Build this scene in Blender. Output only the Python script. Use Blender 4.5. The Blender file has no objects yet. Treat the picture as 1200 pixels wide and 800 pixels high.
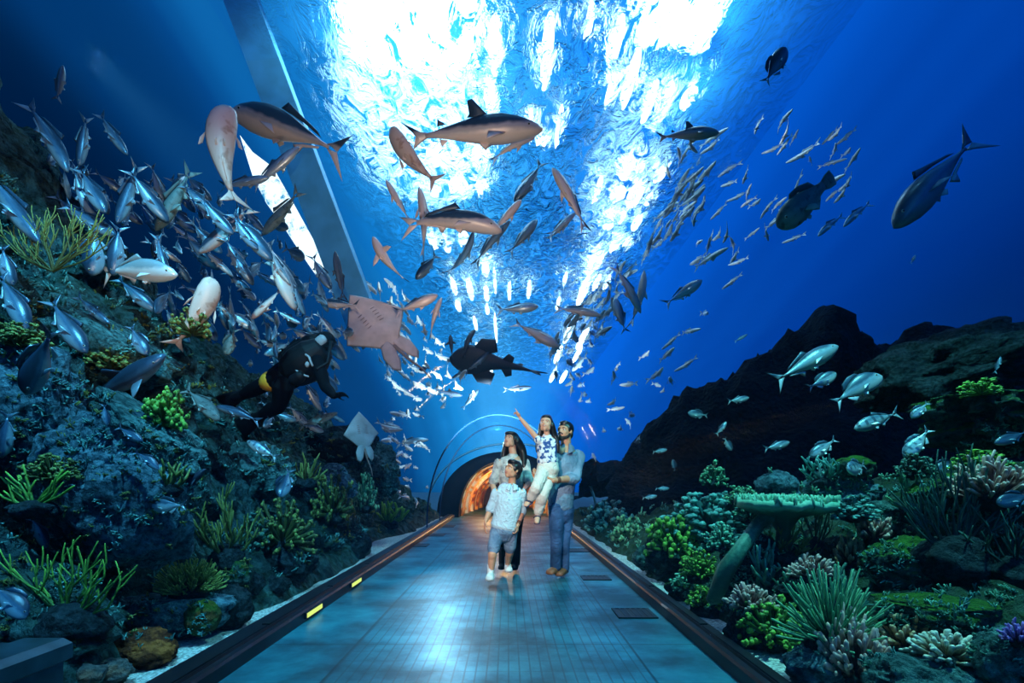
import bpy, math, random
import numpy as np
from mathutils import Vector, Matrix, noise, Quaternion

# ------------------------------------------------------------------ camera, world, lights, exposure
S = bpy.context.scene
COL = S.collection
R = math.radians
CAM = Vector((0, 0, 1.08))
VPX, VPY, F = 595.0, 563.0, 600.0        # vanishing point and focal length in pixels of a 1200x800 frame

def W(px, py, Y):
    return Vector(((px - VPX) / F * Y, Y, 1.08 + (VPY - py) / F * Y))

cd = bpy.data.cameras.new('camera'); cam = bpy.data.objects.new('camera', cd); COL.objects.link(cam)
cam.location = CAM; cam.rotation_euler = (R(90), 0, 0)
cd.sensor_width = 36; cd.lens = 18; cd.shift_x = (600 - VPX) / 1200; cd.shift_y = (VPY - 400) / 1200
cd.clip_start = .05; cd.clip_end = 400
S.camera = cam
S.view_settings.view_transform = 'Standard'; S.view_settings.look = 'None'
S.view_settings.exposure = 0.0; S.view_settings.gamma = 1; S.view_settings.use_curve_mapping = False
S.cycles.max_bounces = 7; S.cycles.transparent_max_bounces = 24; S.cycles.diffuse_bounces = 2
S.cycles.glossy_bounces = 3; S.cycles.transmission_bounces = 6; S.cycles.caustics_reflective = False
S.cycles.caustics_refractive = False; S.cycles.volume_bounces = 0; S.cycles.sample_clamp_indirect = 3
S.cycles.use_denoising = True

WATER_Z = 8.0

class NT:
    """short hand for node trees"""
    def __init__(s, tree): s.t = tree; s.t.nodes.clear()
    def n(s, typ, **kw):
        nd = s.t.nodes.new(typ)
        for k, v in kw.items():
            if k.startswith('i_'):
                key = k[2:].replace('_', ' ')
                nd.inputs[key].default_value = v
            else: setattr(nd, k, v)
        return nd
    def l(s, a, b): s.t.links.new(a, b)
    def val(s, x):
        return x
    def math(s, op, a, b=None, clamp=False):
        nd = s.t.nodes.new('ShaderNodeMath'); nd.operation = op; nd.use_clamp = clamp
        for i, v in enumerate((a, b)):
            if v is None: continue
            if isinstance(v, (int, float)): nd.inputs[i].default_value = v
            else: s.l(v, nd.inputs[i])
        return nd.outputs[0]
    def ramp(s, fac, stops, interp='LINEAR'):
        nd = s.t.nodes.new('ShaderNodeValToRGB'); cr = nd.color_ramp; cr.interpolation = interp
        while len(cr.elements) < len(stops): cr.elements.new(0.5)
        for e, (p, c) in zip(cr.elements, stops):
            e.position = p
            e.color = (c, c, c, 1) if isinstance(c, (int, float)) else (*c, 1)
        s.l(fac, nd.inputs[0]); return nd.outputs[0]
    def mix(s, fac, a, b, blend='MIX'):
        nd = s.t.nodes.new('ShaderNodeMix'); nd.data_type = 'RGBA'; nd.blend_type = blend
        for sock, v in ((nd.inputs[0], fac), (nd.inputs[6], a), (nd.inputs[7], b)):
            if isinstance(v, (int, float)): sock.default_value = v
            elif isinstance(v, tuple): sock.default_value = (*v, 1) if len(v) == 3 else v
            else: s.l(v, sock)
        return nd.outputs[2]

def hexc(h):
    """sRGB 0-255 triple to linear"""
    return tuple(((c / 255) / 12.92 if c / 255 <= .04045 else ((c / 255 + .055) / 1.055) ** 2.4) for c in h)

# world: the open water of the tank beyond everything that is built, brightest along the tank's length
wd = bpy.data.worlds.new('water_world'); S.world = wd; wd.use_nodes = True
k = NT(wd.node_tree)
tc = k.n('ShaderNodeTexCoord'); sp = k.n('ShaderNodeSeparateXYZ'); k.l(tc.outputs['Generated'], sp.inputs[0])
x, y, z = sp.outputs
r2 = k.math('SQRT', k.math('ADD', k.math('MULTIPLY', x, x), k.math('MULTIPLY', z, z)))
p = k.math('DIVIDE', x, k.math('ADD', r2, .20))
pt = k.math('ADD', k.math('MULTIPLY', p, .5), .5)
nz = k.n('ShaderNodeTexNoise', i_Scale=13.0, i_Detail=2.5); cmb = k.n('ShaderNodeCombineXYZ'); k.l(pt, cmb.inputs[0]); k.l(cmb.outputs[0], nz.inputs['Vector'])
ptn = k.math('ADD', pt, k.math('MULTIPLY', k.math('SUBTRACT', nz.outputs[0], .5), .17))  # noise streaks put the light shafts into the world colour
colr = k.ramp(ptn, [(.06, hexc((0, 12, 34))), (.18, hexc((0, 28, 64))), (.27, hexc((2, 66, 130))), (.36, hexc((22, 136, 216))),
                    (.48, hexc((66, 172, 250))), (.58, hexc((34, 142, 244))), (.68, hexc((4, 98, 220))), (.79, hexc((0, 56, 150))), (.94, hexc((0, 20, 70)))])
elev = k.ramp(k.math('ADD', k.math('MULTIPLY', z, .5), .5), [(.40, .05), (.48, .5), (.51, .95), (.62, 1.0), (.9, 1.0)])
colr = k.mix(1.0, colr, elev, 'MULTIPLY')
bg = k.n('ShaderNodeBackground'); k.l(colr, bg.inputs[0]); bg.inputs[1].default_value = 1.12
ow = k.n('ShaderNodeOutputWorld'); k.l(bg.outputs[0], ow.inputs[0])

def lamp_data(name, typ, energy, color, loc, target=None, **kw):
    d = bpy.data.lights.new(name, typ); d.energy = energy; d.color = color
    for a, v in kw.items(): setattr(d, a, v)
    o = bpy.data.objects.new(name, d); COL.objects.link(o); o.location = loc
    if target is not None: o.rotation_euler = (Vector(target) - Vector(loc)).to_track_quat('-Z', 'Y').to_euler()
    return o

# skylights and added glow panels above the water surface (seen broken up through the ripples)
lamp_data('skylight_left', 'AREA', 420, (.62, .86, 1), (-1.7, 8.55, 8.9), (-1.7, 8.55, 0), shape='RECTANGLE', size=2.3, size_y=2.6)
lamp_data('skylight_right', 'AREA', 260, (.62, .86, 1), (2.95, 8.3, 8.9), (2.95, 8.3, 0), shape='RECTANGLE', size=1.3, size_y=2.2)
lamp_data('glow_panel_left', 'AREA', 300, (.70, .90, 1), (-2.2, 12.2, 9.1), (-2.2, 12.2, 0), shape='ELLIPSE', size=3.4, size_y=6.5)  # panel added for a whitish glow in the far ripples
lamp_data('glow_panel_right', 'AREA', 60, (.62, .86, 1), (3.1, 14.2, 9.1), (3.1, 14.2, 0), shape='ELLIPSE', size=2.2, size_y=7.5)  # panel added as a glow around the right lamps
# wide daylight from over the tank, a soft blue-cyan sun along the steep axis
lamp_data('daylight', 'SUN', 2.9, (.28, .72, 1.0), (0, 8, 20), (1.0, 10, 0), angle=R(9))
# fill spots added for the family's front, fish bellies, school and reefs
lamp_data('family_fill', 'SPOT', 700, (1, .90, .78), (-1.0, 1.2, 2.1), (0.2, 5.7, .88), spot_size=R(31), spot_blend=.6, shadow_soft_size=.03)  # flash-like fill from the camera side, added
lamp_data('tunnel_spot_back', 'SPOT', 220, (.45, .8, 1), (-1.1, 8.6, 2.1), (0.1, 5.6, .7), spot_size=R(50), spot_blend=.5, shadow_soft_size=0)
lamp_data('fish_fill', 'SPOT', 330, (1, .66, .46), (-.3, .6, 1.9), (-2.4, 5.4, 4.0), spot_size=R(66), spot_blend=.8, shadow_soft_size=0)  # added warm fill for the fish on the upper left
lamp_data('shark_fill', 'SPOT', 330, (1, .72, .56), (-.2, 2.4, 2.1), (-.5, 6.4, 4.7), spot_size=R(62), spot_blend=.8, shadow_soft_size=0)  # added to warm the shark bellies from below
lamp_data('school_fill', 'SPOT', 1300, (.75, .92, 1), (-.2, 9.4, 2.0), (-.2, 14.0, 5.0), spot_size=R(125), spot_blend=.6, shadow_soft_size=0)  # unseen spot added to whiten the school from below
lamp_data('reef_fill_left', 'SPOT', 1500, (.16, .70, 1), (-1.2, 1.2, 5.6), (-3.2, 4.2, 1.0), spot_size=R(66), spot_blend=.7, shadow_soft_size=.1)  # unseen spot added to brighten the left reef
lamp_data('reef_fill_right', 'SPOT', 1500, (.22, .92, .85), (2.4, 2.6, 6.0), (2.8, 3.4, .4), spot_size=R(95), spot_blend=.6, shadow_soft_size=.1)  # unseen spot added to brighten the right reef

# ------------------------------------------------------------------ materials
def mat(name):
    m = bpy.data.materials.new(name); m.use_nodes = True
    return m, NT(m.node_tree)

def finish(k, bsdf):
    o = k.n('ShaderNodeOutputMaterial'); k.l(bsdf, o.inputs[0])

def setcol(k, sock, c):
    if isinstance(c, tuple): sock.default_value = (*c, 1) if len(c) == 3 else c
    else: k.l(c, sock)

def plain(name, c, rough=.6, metal=0., spec=.5, mottle=.0, scale=20., bump=0.):
    m, k = mat(name); b = k.n('ShaderNodeBsdfPrincipled', i_Roughness=rough, i_Metallic=metal)
    b.inputs['Specular IOR Level'].default_value = spec
    tc = k.n('ShaderNodeTexCoord')
    nz = k.n('ShaderNodeTexNoise', i_Scale=scale, i_Detail=4.0); k.l(tc.outputs['Object'], nz.inputs['Vector'])
    if mottle:
        f = k.ramp(nz.outputs[0], [(.3, 1 - mottle), (.7, 1.0)])
        setcol(k, b.inputs[0], k.mix(1.0, c, f, 'MULTIPLY'))
    else: setcol(k, b.inputs[0], c)
    if bump:
        bp = k.n('ShaderNodeBump', i_Strength=bump, i_Distance=.02); k.l(nz.outputs[0], bp.inputs['Height']); k.l(bp.outputs[0], b.inputs['Normal'])
    finish(k, b.outputs[0]); return m

def emit(name, c, s):
    m, k = mat(name); e = k.n('ShaderNodeEmission'); e.inputs[0].default_value = (*c, 1); e.inputs[1].default_value = s
    finish(k, e.outputs[0]); return m

def fish_mat(name, belly, side, back, rough=.34, metal=.35, lo=-.09, hi=.09, spots=0., spotcol=(.1, .05, .04), spotscale=14., stripe=0.):
    """counter-shaded skin along the fish's own height, with optional blotches or bars of its own"""
    m, k = mat(name); b = k.n('ShaderNodeBsdfPrincipled', i_Roughness=rough, i_Metallic=metal)
    tc = k.n('ShaderNodeTexCoord'); sp = k.n('ShaderNodeSeparateXYZ'); k.l(tc.outputs['Object'], sp.inputs[0])
    nz = k.n('ShaderNodeTexNoise', i_Scale=spotscale, i_Detail=3.0); k.l(tc.outputs['Object'], nz.inputs['Vector'])
    h = k.math('DIVIDE', k.math('SUBTRACT', sp.outputs[2], lo), hi - lo)
    h = k.math('ADD', h, k.math('MULTIPLY', k.math('SUBTRACT', nz.outputs[0], .5), .25))
    c = k.ramp(h, [(.25, belly), (.46, side), (.56, side), (.72, back)])
    if spots:
        f = k.math('MULTIPLY', k.ramp(nz.outputs[0], [(.56, 0.), (.66, 1.)]), spots)
        c = k.mix(f, c, spotcol)
    if stripe:
        wv = k.n('ShaderNodeTexWave', i_Scale=1.9, i_Distortion=1.2); wv.bands_direction = 'X'; k.l(tc.outputs['Object'], wv.inputs['Vector'])
        f = k.math('MULTIPLY', k.ramp(wv.outputs['Fac'], [(.62, 0.), (.85, 1.)]), stripe)
        f = k.math('MULTIPLY', f, k.ramp(h, [(.3, 0.), (.5, 1.)]))
        c = k.mix(f, c, spotcol)
    sc = k.n('ShaderNodeTexVoronoi', i_Scale=60.0); k.l(tc.outputs['Object'], sc.inputs['Vector'])
    bp = k.n('ShaderNodeBump', i_Strength=.12, i_Distance=.004); k.l(sc.outputs[0], bp.inputs['Height']); k.l(bp.outputs[0], b.inputs['Normal'])
    k.l(c, b.inputs[0]); finish(k, b.outputs[0]); return m

def rock_mat(name, base, dark, moss=None, mossamt=.5, scale=1.0, warm=None):
    m, k = mat(name); b = k.n('ShaderNodeBsdfPrincipled', i_Roughness=.9); b.inputs['Specular IOR Level'].default_value = .12
    tc = k.n('ShaderNodeTexCoord')
    n1 = k.n('ShaderNodeTexNoise', i_Scale=2.2 * scale, i_Detail=8.0, i_Roughness=.65); k.l(tc.outputs['Object'], n1.inputs['Vector'])
    n2 = k.n('ShaderNodeTexNoise', i_Scale=14 * scale, i_Detail=6.0, i_Roughness=.7); k.l(tc.outputs['Object'], n2.inputs['Vector'])
    v = k.n('ShaderNodeTexVoronoi', i_Scale=11 * scale); k.l(tc.outputs['Object'], v.inputs['Vector'])
    c = k.ramp(n1.outputs[0], [(.30, dark), (.62, base)])
    c = k.mix(k.ramp(n2.outputs[0], [(.42, 0.), (.62, .9)]), c, dark)
    if moss is not None:
        geo = k.n('ShaderNodeNewGeometry'); s2 = k.n('ShaderNodeSeparateXYZ'); k.l(geo.outputs['Normal'], s2.inputs[0])
        up = k.math('ADD', s2.outputs[2], k.math('MULTIPLY', k.math('SUBTRACT', n1.outputs[0], .5), 2.2))
        f = k.math('MULTIPLY', k.ramp(up, [(.25, 0.), (.75, 1.)]), mossamt)
        mc = k.ramp(n2.outputs[0], [(.3, tuple(q * .25 for q in moss)), (.7, moss)])
        c = k.mix(f, c, mc)
    if warm is not None:
        n3 = k.n('ShaderNodeTexNoise', i_Scale=3.1 * scale, i_Detail=3.0); k.l(tc.outputs['Object'], n3.inputs['Vector'])
        c = k.mix(k.ramp(n3.outputs[0], [(.52, 0.), (.62, .8)]), c, warm)
    k.l(c, b.inputs[0])
    hsum = k.math('ADD', k.math('MULTIPLY', n2.outputs[0], 1.0), k.math('MULTIPLY', v.outputs[0], .8))
    bp = k.n('ShaderNodeBump', i_Strength=1.0, i_Distance=.13 / scale); k.l(hsum, bp.inputs['Height']); k.l(bp.outputs[0], b.inputs['Normal'])
    finish(k, b.outputs[0]); return m

def coral_mat(name, base, tip, lo=.45, hi=.95, rough=.6):
    """branch colour changes towards the polyps at each tip (vertex attribute 'tip')"""
    m, k = mat(name); b = k.n('ShaderNodeBsdfPrincipled', i_Roughness=rough)
    at = k.n('ShaderNodeAttribute', attribute_name='tip')
    tc = k.n('ShaderNodeTexCoord'); nz = k.n('ShaderNodeTexNoise', i_Scale=40.0, i_Detail=3.0); k.l(tc.outputs['Object'], nz.inputs['Vector'])
    f = k.math('ADD', at.outputs['Fac'], k.math('MULTIPLY', k.math('SUBTRACT', nz.outputs[0], .5), .5))
    c = k.ramp(f, [(lo, base), (hi, tip)])
    bp = k.n('ShaderNodeBump', i_Strength=.5, i_Distance=.01); k.l(nz.outputs[0], bp.inputs['Height']); k.l(bp.outputs[0], b.inputs['Normal'])
    k.l(c, b.inputs[0]); finish(k, b.outputs[0]); return m

# ------------------------------------------------------------------ mesh helpers
class MB:
    def __init__(s): s.v = []; s.f = []; s.t = []; s.mi = []; s.m = 0
    def add(s, vs, fs, t=None):
        o = len(s.v); s.v.extend([tuple(q) for q in vs]); s.f.extend([tuple(i + o for i in q) for q in fs])
        s.t.extend(t if t is not None else [0.0] * len(vs)); s.mi.extend([s.m] * len(fs))
    def box(s, c, d, M=None):
        vs = [Vector((c[0] + sx * d[0] / 2, c[1] + sy * d[1] / 2, c[2] + sz * d[2] / 2)) for sx in (-1, 1) for sy in (-1, 1) for sz in (-1, 1)]
        if M is not None: vs = [M @ q for q in vs]
        s.add(vs, [(0, 1, 3, 2), (4, 6, 7, 5), (0, 4, 5, 1), (2, 3, 7, 6), (0, 2, 6, 4), (1, 5, 7, 3)])
    def loft(s, rings, t=None):
        """rings: list of equal-length vertex loops, closed with end caps"""
        n = len(rings[0]); vs = [q for r in rings for q in r]; fs = []
        for i in range(len(rings) - 1):
            for j in range(n):
                a = i * n + j; b = i * n + (j + 1) % n
                fs.append((a, b, b + n, a + n))
        fs.append(tuple(range(n - 1, -1, -1))); fs.append(tuple((len(rings) - 1) * n + j for j in range(n)))
        s.add(vs, fs, [tt for tt in (t or [0] * len(rings)) for _ in range(n)])
    def tube(s, pts, rad, n=6, ref=None, t=None, round_end=True, flat=1.0):
        """swept tube; rad is a float list; flat squashes along the second frame axis; ends are rounded off"""
        pts = [Vector(q) for q in pts]; rad = list(rad); t = list(t) if t is not None else [0.0] * len(pts)
        if round_end:
            d0 = (pts[0] - pts[1]).normalized(); d1 = (pts[-1] - pts[-2]).normalized(); r0, r1 = rad[0], rad[-1]
            P, Q, T = [], [], []
            for a, b in ((.96, .26), (.7, .71)): P.append(pts[0] + d0 * r0 * a); Q.append(r0 * b); T.append(t[0])
            E = [(pts[-1] + d1 * r1 * a, r1 * b, t[-1]) for a, b in ((.7, .71), (.96, .26))]
            pts = P + pts + [e[0] for e in E]; rad = Q + rad + [e[1] for e in E]; t = T + t + [e[2] for e in E]
        rings = []; u = None
        for i, q in enumerate(pts):
            d = (pts[min(i + 1, len(pts) - 1)] - pts[max(i - 1, 0)]).normalized()
            if u is None:
                rf = Vector(ref) if ref is not None else (Vector((1, 0, 0)) if abs(d.x) < .8 else Vector((0, 1, 0)))
                u = (rf - d * rf.dot(d)).normalized()
            else: u = (u - d * u.dot(d)).normalized()
            w = d.cross(u)
            rings.append([q + u * (rad[i] * math.cos(2 * math.pi * j / n)) + w * (rad[i] * flat * math.sin(2 * math.pi * j / n)) for j in range(n)])
        s.loft(rings, t)
    def limb(s, joints, n=14):
        """joints: (point, r_side, r_depth[, side axis]) -> rounded elliptical limb, smoothly interpolated"""
        P = [Vector(j[0]) for j in joints]
        ax = [Vector(j[3]) if len(j) > 3 else Vector((1, 0, 0)) for j in joints]
        out = []; m = len(P)
        for i in range(m - 1):
            st = 5
            for q in range(st + (1 if i == m - 2 else 0)):
                a = q / st
                p0, p1, p2, p3 = P[max(i - 1, 0)], P[i], P[i + 1], P[min(i + 2, m - 1)]
                pos = .5 * ((2 * p1) + (p2 - p0) * a + (2 * p0 - 5 * p1 + 4 * p2 - p3) * a * a + (3 * p1 - p0 - 3 * p2 + p3) * a ** 3)
                b = a * a * (3 - 2 * a)
                out.append((pos, joints[i][1] * (1 - b) + joints[i + 1][1] * b, joints[i][2] * (1 - b) + joints[i + 1][2] * b, ax[i] * (1 - b) + ax[i + 1] * b))
        d0 = (out[0][0] - out[1][0]).normalized(); d1 = (out[-1][0] - out[-2][0]).normalized()
        a0 = out[0]; a1 = out[-1]
        def cap(o, d, fr): return [(o[0] + d * min(o[1], o[2]) * a, o[1] * b, o[2] * b, o[3]) for a, b in fr]
        seq = cap(a0, d0, ((.97, .2), (.75, .66))) + out + cap(a1, d1, ((.75, .66), (.97, .2)))
        rings = []
        for i, (q, ra, rb, axv) in enumerate(seq):
            d = (seq[min(i + 1, len(seq) - 1)][0] - seq[max(i - 1, 0)][0]).normalized()
            u = axv - d * axv.dot(d)
            u = u.normalized() if u.length > 1e-4 else Vector((0, 1, 0))
            w = d.cross(u)
            rings.append([q + u * (ra * math.cos(2 * math.pi * j / n)) + w * (rb * math.sin(2 * math.pi * j / n)) for j in range(n)])
        s.loft(rings)
    def ball(s, c, r, M=None, nu=14, nv=9):
        c = Vector(c); r = r if isinstance(r, (tuple, list)) else (r, r, r); rings = []
        for i in range(nv):
            th = math.pi * (i + .35) / (nv - .3)
            rings.append([Vector((r[0] * math.sin(th) * math.cos(2 * math.pi * j / nu), r[1] * math.sin(th) * math.sin(2 * math.pi * j / nu), r[2] * math.cos(th))) for j in range(nu)])
        rings = [[(M @ (c + q)) if M is not None else c + q for q in rg] for rg in rings]
        s.loft(rings)
    def slab(s, pts, th):
        """flat outline (list of 3-D points), given thickness th along its normal with a thinned rim"""
        P = [Vector(q) for q in pts]; c = sum(P, Vector()) / len(P)
        nrm = Vector()
        for i in range(len(P)): nrm += (P[i] - c).cross(P[(i + 1) % len(P)] - c)
        nrm.normalize(); n = len(P)
        inner = [c + (q - c) * .8 for q in P]
        vs = [q + nrm * th * .5 for q in inner] + P + [q - nrm * th * .5 for q in inner]
        fs = [tuple(range(n)), tuple(2 * n + j for j in range(n - 1, -1, -1))]
        for j in range(n):
            b = (j + 1) % n
            fs.append((j, n + j, n + b, b)); fs.append((n + j, 2 * n + j, 2 * n + b, n + b))
        s.add(vs, fs)
    def mesh(s, name, mats, smooth=True):
        me = bpy.data.meshes.new(name); me.from_pydata(s.v, [], s.f)
        for m in (mats if isinstance(mats, (list, tuple)) else [mats]): me.materials.append(m)
        if any(s.mi): me.polygons.foreach_set('material_index', s.mi)
        if any(s.t):
            at = me.attributes.new('tip', 'FLOAT', 'POINT'); at.data.foreach_set('value', s.t)
        if smooth: me.polygons.foreach_set('use_smooth', [True] * len(me.polygons))
        me.update(); return me

def link(name, me, parent=None):
    o = bpy.data.objects.new(name, me); COL.objects.link(o)
    if parent is not None: o.parent = parent
    return o
def thing(o, label, cat, group=None):
    o['label'] = label; o['category'] = cat
    if group: o['group'] = group
    return o
def struct(o, label=None):
    o['kind'] = 'structure'
    if label: o['label'] = label
    return o
def empty(name, loc=(0, 0, 0)):
    o = bpy.data.objects.new(name, None); COL.objects.link(o); o.location = loc; o.empty_display_size = .1; return o

def remeshed(mb, name, mats, voxel, smooth=3):
    """fuse overlapping closed shapes into one continuous skin"""
    me = mb.mesh(name + '_raw', mats); o = bpy.data.objects.new(name + '_raw', me); COL.objects.link(o)
    r = o.modifiers.new('r', 'REMESH'); r.mode = 'VOXEL'; r.voxel_size = voxel
    if smooth:
        sm = o.modifiers.new('s', 'SMOOTH'); sm.factor = .5; sm.iterations = smooth
    dg = bpy.context.evaluated_depsgraph_get(); dg.update()
    out = bpy.data.meshes.new_from_object(o.evaluated_get(dg)); out.name = name
    bpy.data.objects.remove(o); bpy.data.meshes.remove(me)
    out.materials.clear()
    for m in (mats if isinstance(mats, (list, tuple)) else [mats]): out.materials.append(m)
    out.polygons.foreach_set('use_smooth', [True] * len(out.polygons)); out.update()
    return out

# ------------------------------------------------------------------ the tunnel: floor, kerbs, acrylic, portal
FL, FR = -1.55, 1.24
def floor_mat():
    m, k = mat('walkway_metal'); b = k.n('ShaderNodeBsdfPrincipled', i_Roughness=.3, i_Metallic=.25)
    tc = k.n('ShaderNodeTexCoord'); s3 = k.n('ShaderNodeSeparateXYZ'); k.l(tc.outputs['Object'], s3.inputs[0])
    X, Y = s3.outputs[0], s3.outputs[1]
    # slats run along the tunnel, only on the middle band
    fx = k.math('FRACT', k.math('MULTIPLY', X, 1 / .062)); gx = k.math('LESS_THAN', fx, .16)
    fy = k.math('FRACT', k.math('MULTIPLY', Y, 1 / .17)); gy = k.math('LESS_THAN', fy, .10)
    band = k.math('MULTIPLY', k.math('GREATER_THAN', X, -1.0), k.math('LESS_THAN', X, .80))
    groove = k.math('MULTIPLY', k.math('MAXIMUM', gx, k.math('MULTIPLY', gy, .5)), band)
    jy = k.math('LESS_THAN', k.math('FRACT', k.math('MULTIPLY', k.math('ADD', Y, .38), 1 / 1.25)), .012)
    j1 = k.math('LESS_THAN', k.math('ABSOLUTE', k.math('ADD', X, 1.0)), .008); j2 = k.math('LESS_THAN', k.math('ABSOLUTE', k.math('SUBTRACT', X, .80)), .008)
    joint = k.math('MAXIMUM', jy, k.math('MAXIMUM', j1, j2))
    n1 = k.n('ShaderNodeTexNoise', i_Scale=1.6, i_Detail=5.0, i_Roughness=.6); k.l(tc.outputs['Object'], n1.inputs['Vector'])
    c = k.ramp(n1.outputs[0], [(.38, (.003, .05, .08)), (.5, (.007, .14, .20)), (.62, (.026, .25, .34))])
    c = k.mix(k.math('MULTIPLY', groove, .62), c, (.01, .03, .05)); c = k.mix(k.math('MULTIPLY', joint, .8), c, (.005, .015, .025))
    k.l(c, b.inputs[0])
    k.l(k.ramp(n1.outputs[0], [(.3, .50), (.7, .30)]), b.inputs['Roughness'])
    hh = k.math('SUBTRACT', 1.0, k.math('MAXIMUM', groove, joint))
    bp = k.n('ShaderNodeBump', i_Strength=.35, i_Distance=.006); k.l(hh, bp.inputs['Height']); k.l(bp.outputs[0], b.inputs['Normal'])
    finish(k, b.outputs[0]); return m

M_floor = floor_mat()
mb = MB(); mb.box(((FL + FR) / 2, 9.3, -.05), (FR - FL, 24.6, .1)); struct(link('floor', mb.mesh('floor', M_floor, False)))
M_kerb = plain('kerb_metal', (.012, .02, .035), .42, .6, mottle=.5, scale=6)
M_black = plain('black_metal', (.004, .006, .01), .5, .2)
def kerb(name, x0, x1, y1=15.0):
    s = 1 if x1 > x0 else -1
    prof = [(x0, .0), (x0, .075), (x0 + s * .012, .09), (x0 + s * .05, .09), (x0 + s * .055, .105), (x1, .105), (x1, 0.)]
    mb = MB(); mb.loft([[Vector((px, yy, pz)) for px, pz in prof] for yy in (-2.9, y1)])
    # long cover strip with joints on the top
    yy = -2.8
    while yy < y1 - 1.3:
        mb.box((x0 + s * .085, yy + .62, .109), (.05, 1.22, .012)); yy += 1.25
    return struct(link(name, mb.mesh(name, M_kerb, False)))
kerb('trim_1', FL, FL - .2); kerb('trim_2', FR, FR + .13)
# low machinery ledge at the lower left edge
M_steel = plain('blue_steel', (.06, .13, .18), .4, .6, mottle=.5, scale=9)

def glass_mat():
    m, k = mat('acrylic'); tr = k.n('ShaderNodeBsdfTransparent'); tr.inputs[0].default_value = (.95, .985, 1, 1)
    gl = k.n('ShaderNodeBsdfGlossy', i_Roughness=.03); gl.inputs[0].default_value = (.8, .93, 1, 1)
    fr = k.n('ShaderNodeLayerWeight', i_Blend=.5)
    mx = k.n('ShaderNodeMixShader'); k.l(k.math('ADD', .002, k.math('MULTIPLY', k.math('POWER', fr.outputs['Facing'], 6.0), .012)), mx.inputs[0]); k.l(tr.outputs[0], mx.inputs[1]); k.l(gl.outputs[0], mx.inputs[2])
    finish(k, mx.outputs[0]); return m
GX, GA, GH = -.195, 1.5, 2.36
def arch(a, h, n=36, cx=GX, z0=.10):
    return [Vector((cx + a * math.cos(math.pi * i / n), 0, z0 + h * math.sin(math.pi * i / n) ** .9)) for i in range(n + 1)]
def arch_shell(mb, ai, hi, ao, ho, y0, y1, cx=GX, z0=.10, n=36, seg=1):
    inn, out = arch(ai, hi, n, cx, z0), arch(ao, ho, n, cx, z0)
    loop = out + inn[::-1]; N = len(loop)
    vs = [Vector((q.x, y0 + (y1 - y0) * s / seg, q.z)) for s in range(seg + 1) for q in loop]; fs = []
    for s in range(seg):
        for j in range(N):
            b = (j + 1) % N; fs.append((s * N + j, s * N + b, (s + 1) * N + b, (s + 1) * N + j))
    for base, flip in ((0, False), (seg * N, True)):
        for i in range(n):
            q = (base + i, base + i + 1, base + N - 2 - i, base + N - 1 - i); fs.append(q if not flip else q[::-1])
    mb.add(vs, fs)
mb = MB(); arch_shell(mb, GA - .04, GH - .04, GA, GH, -2.9, 15.0); struct(link('tunnel_glass_wall', mb.mesh('tunnel_glass_wall', glass_mat())))
M_seam = plain('seam_seal', (.004, .05, .13), .6, spec=.2)
for i, yy in enumerate((10.6, 12.6)):
    mb = MB(); arch_shell(mb, GA - .035, GH - .035, GA - .005, GH - .005, yy, yy + .03); struct(link('trim_%d' % (3 + i), mb.mesh('seam', M_seam)))
# ring of the tunnel mouth and the dark portal with its orange vault
M_ring = plain('portal_ring', (.02, .16, .30), .4, .2)
mb = MB(); arch_shell(mb, 2.40, 2.02, 2.44, 2.06, 14.5, 14.7, cx=0.1); struct(link('trim_5', mb.mesh('ring', M_ring)))
M_dark = plain('portal_dark', (.004, .008, .016), .8, spec=.1, mottle=.6, scale=3)
mb = MB(); arch_shell(mb, 1.36, 1.66, 2.0, 1.93, 15.02, 15.7, cx=-.08, z0=.0); struct(link('wall_portal', mb.mesh('wall_portal', M_dark)))
def vault_mat():
    m, k = mat('orange_vault'); b = k.n('ShaderNodeBsdfPrincipled', i_Roughness=.35)
    tc = k.n('ShaderNodeTexCoord'); mp = k.n('ShaderNodeMapping'); mp.inputs['Scale'].default_value = (1.2, .35, 1.2); k.l(tc.outputs['Object'], mp.inputs[0])
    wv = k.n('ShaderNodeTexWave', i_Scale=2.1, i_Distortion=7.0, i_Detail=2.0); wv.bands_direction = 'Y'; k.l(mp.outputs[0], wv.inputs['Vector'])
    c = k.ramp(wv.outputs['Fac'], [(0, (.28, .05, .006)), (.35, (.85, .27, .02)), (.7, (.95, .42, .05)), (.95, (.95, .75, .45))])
    k.l(c, b.inputs[0]); finish(k, b.outputs[0]); return m
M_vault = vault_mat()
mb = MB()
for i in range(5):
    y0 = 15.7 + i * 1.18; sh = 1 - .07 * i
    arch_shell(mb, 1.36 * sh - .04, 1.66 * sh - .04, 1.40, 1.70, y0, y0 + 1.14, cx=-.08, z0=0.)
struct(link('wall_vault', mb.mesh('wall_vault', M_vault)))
mb = MB(); arch_shell(mb, .62, .92, 1.1, 1.4, 21.55, 21.75, cx=-.05, z0=0.); struct(link('wall_back', mb.mesh('wall_back', plain('back_brown', (.05, .012, .004), .7))))
mb = MB(); arch_shell(mb, .58, .88, .64, .94, 21.5, 21.56, cx=-.05, z0=0.); struct(link('trim_6', mb.mesh('trim_6', plain('green_trim', (.02, .13, .09), .5))))
mb = MB(); mb.box((-.05, 22.3, .6), (2.6, .1, 1.6)); struct(link('door_1', mb.mesh('door_1', M_black, False)))
lamp_data('vault_lamp', 'POINT', 110, (1, .62, .25), (-.1, 17.2, 1.15), shadow_soft_size=.12)
lamp_data('vault_lamp_mouth', 'SPOT', 60, (1, .55, .2), (-.6, 15.8, 1.2), (-1.6, 14.0, .1), spot_size=R(70), spot_blend=.5, shadow_soft_size=.08)

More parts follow.
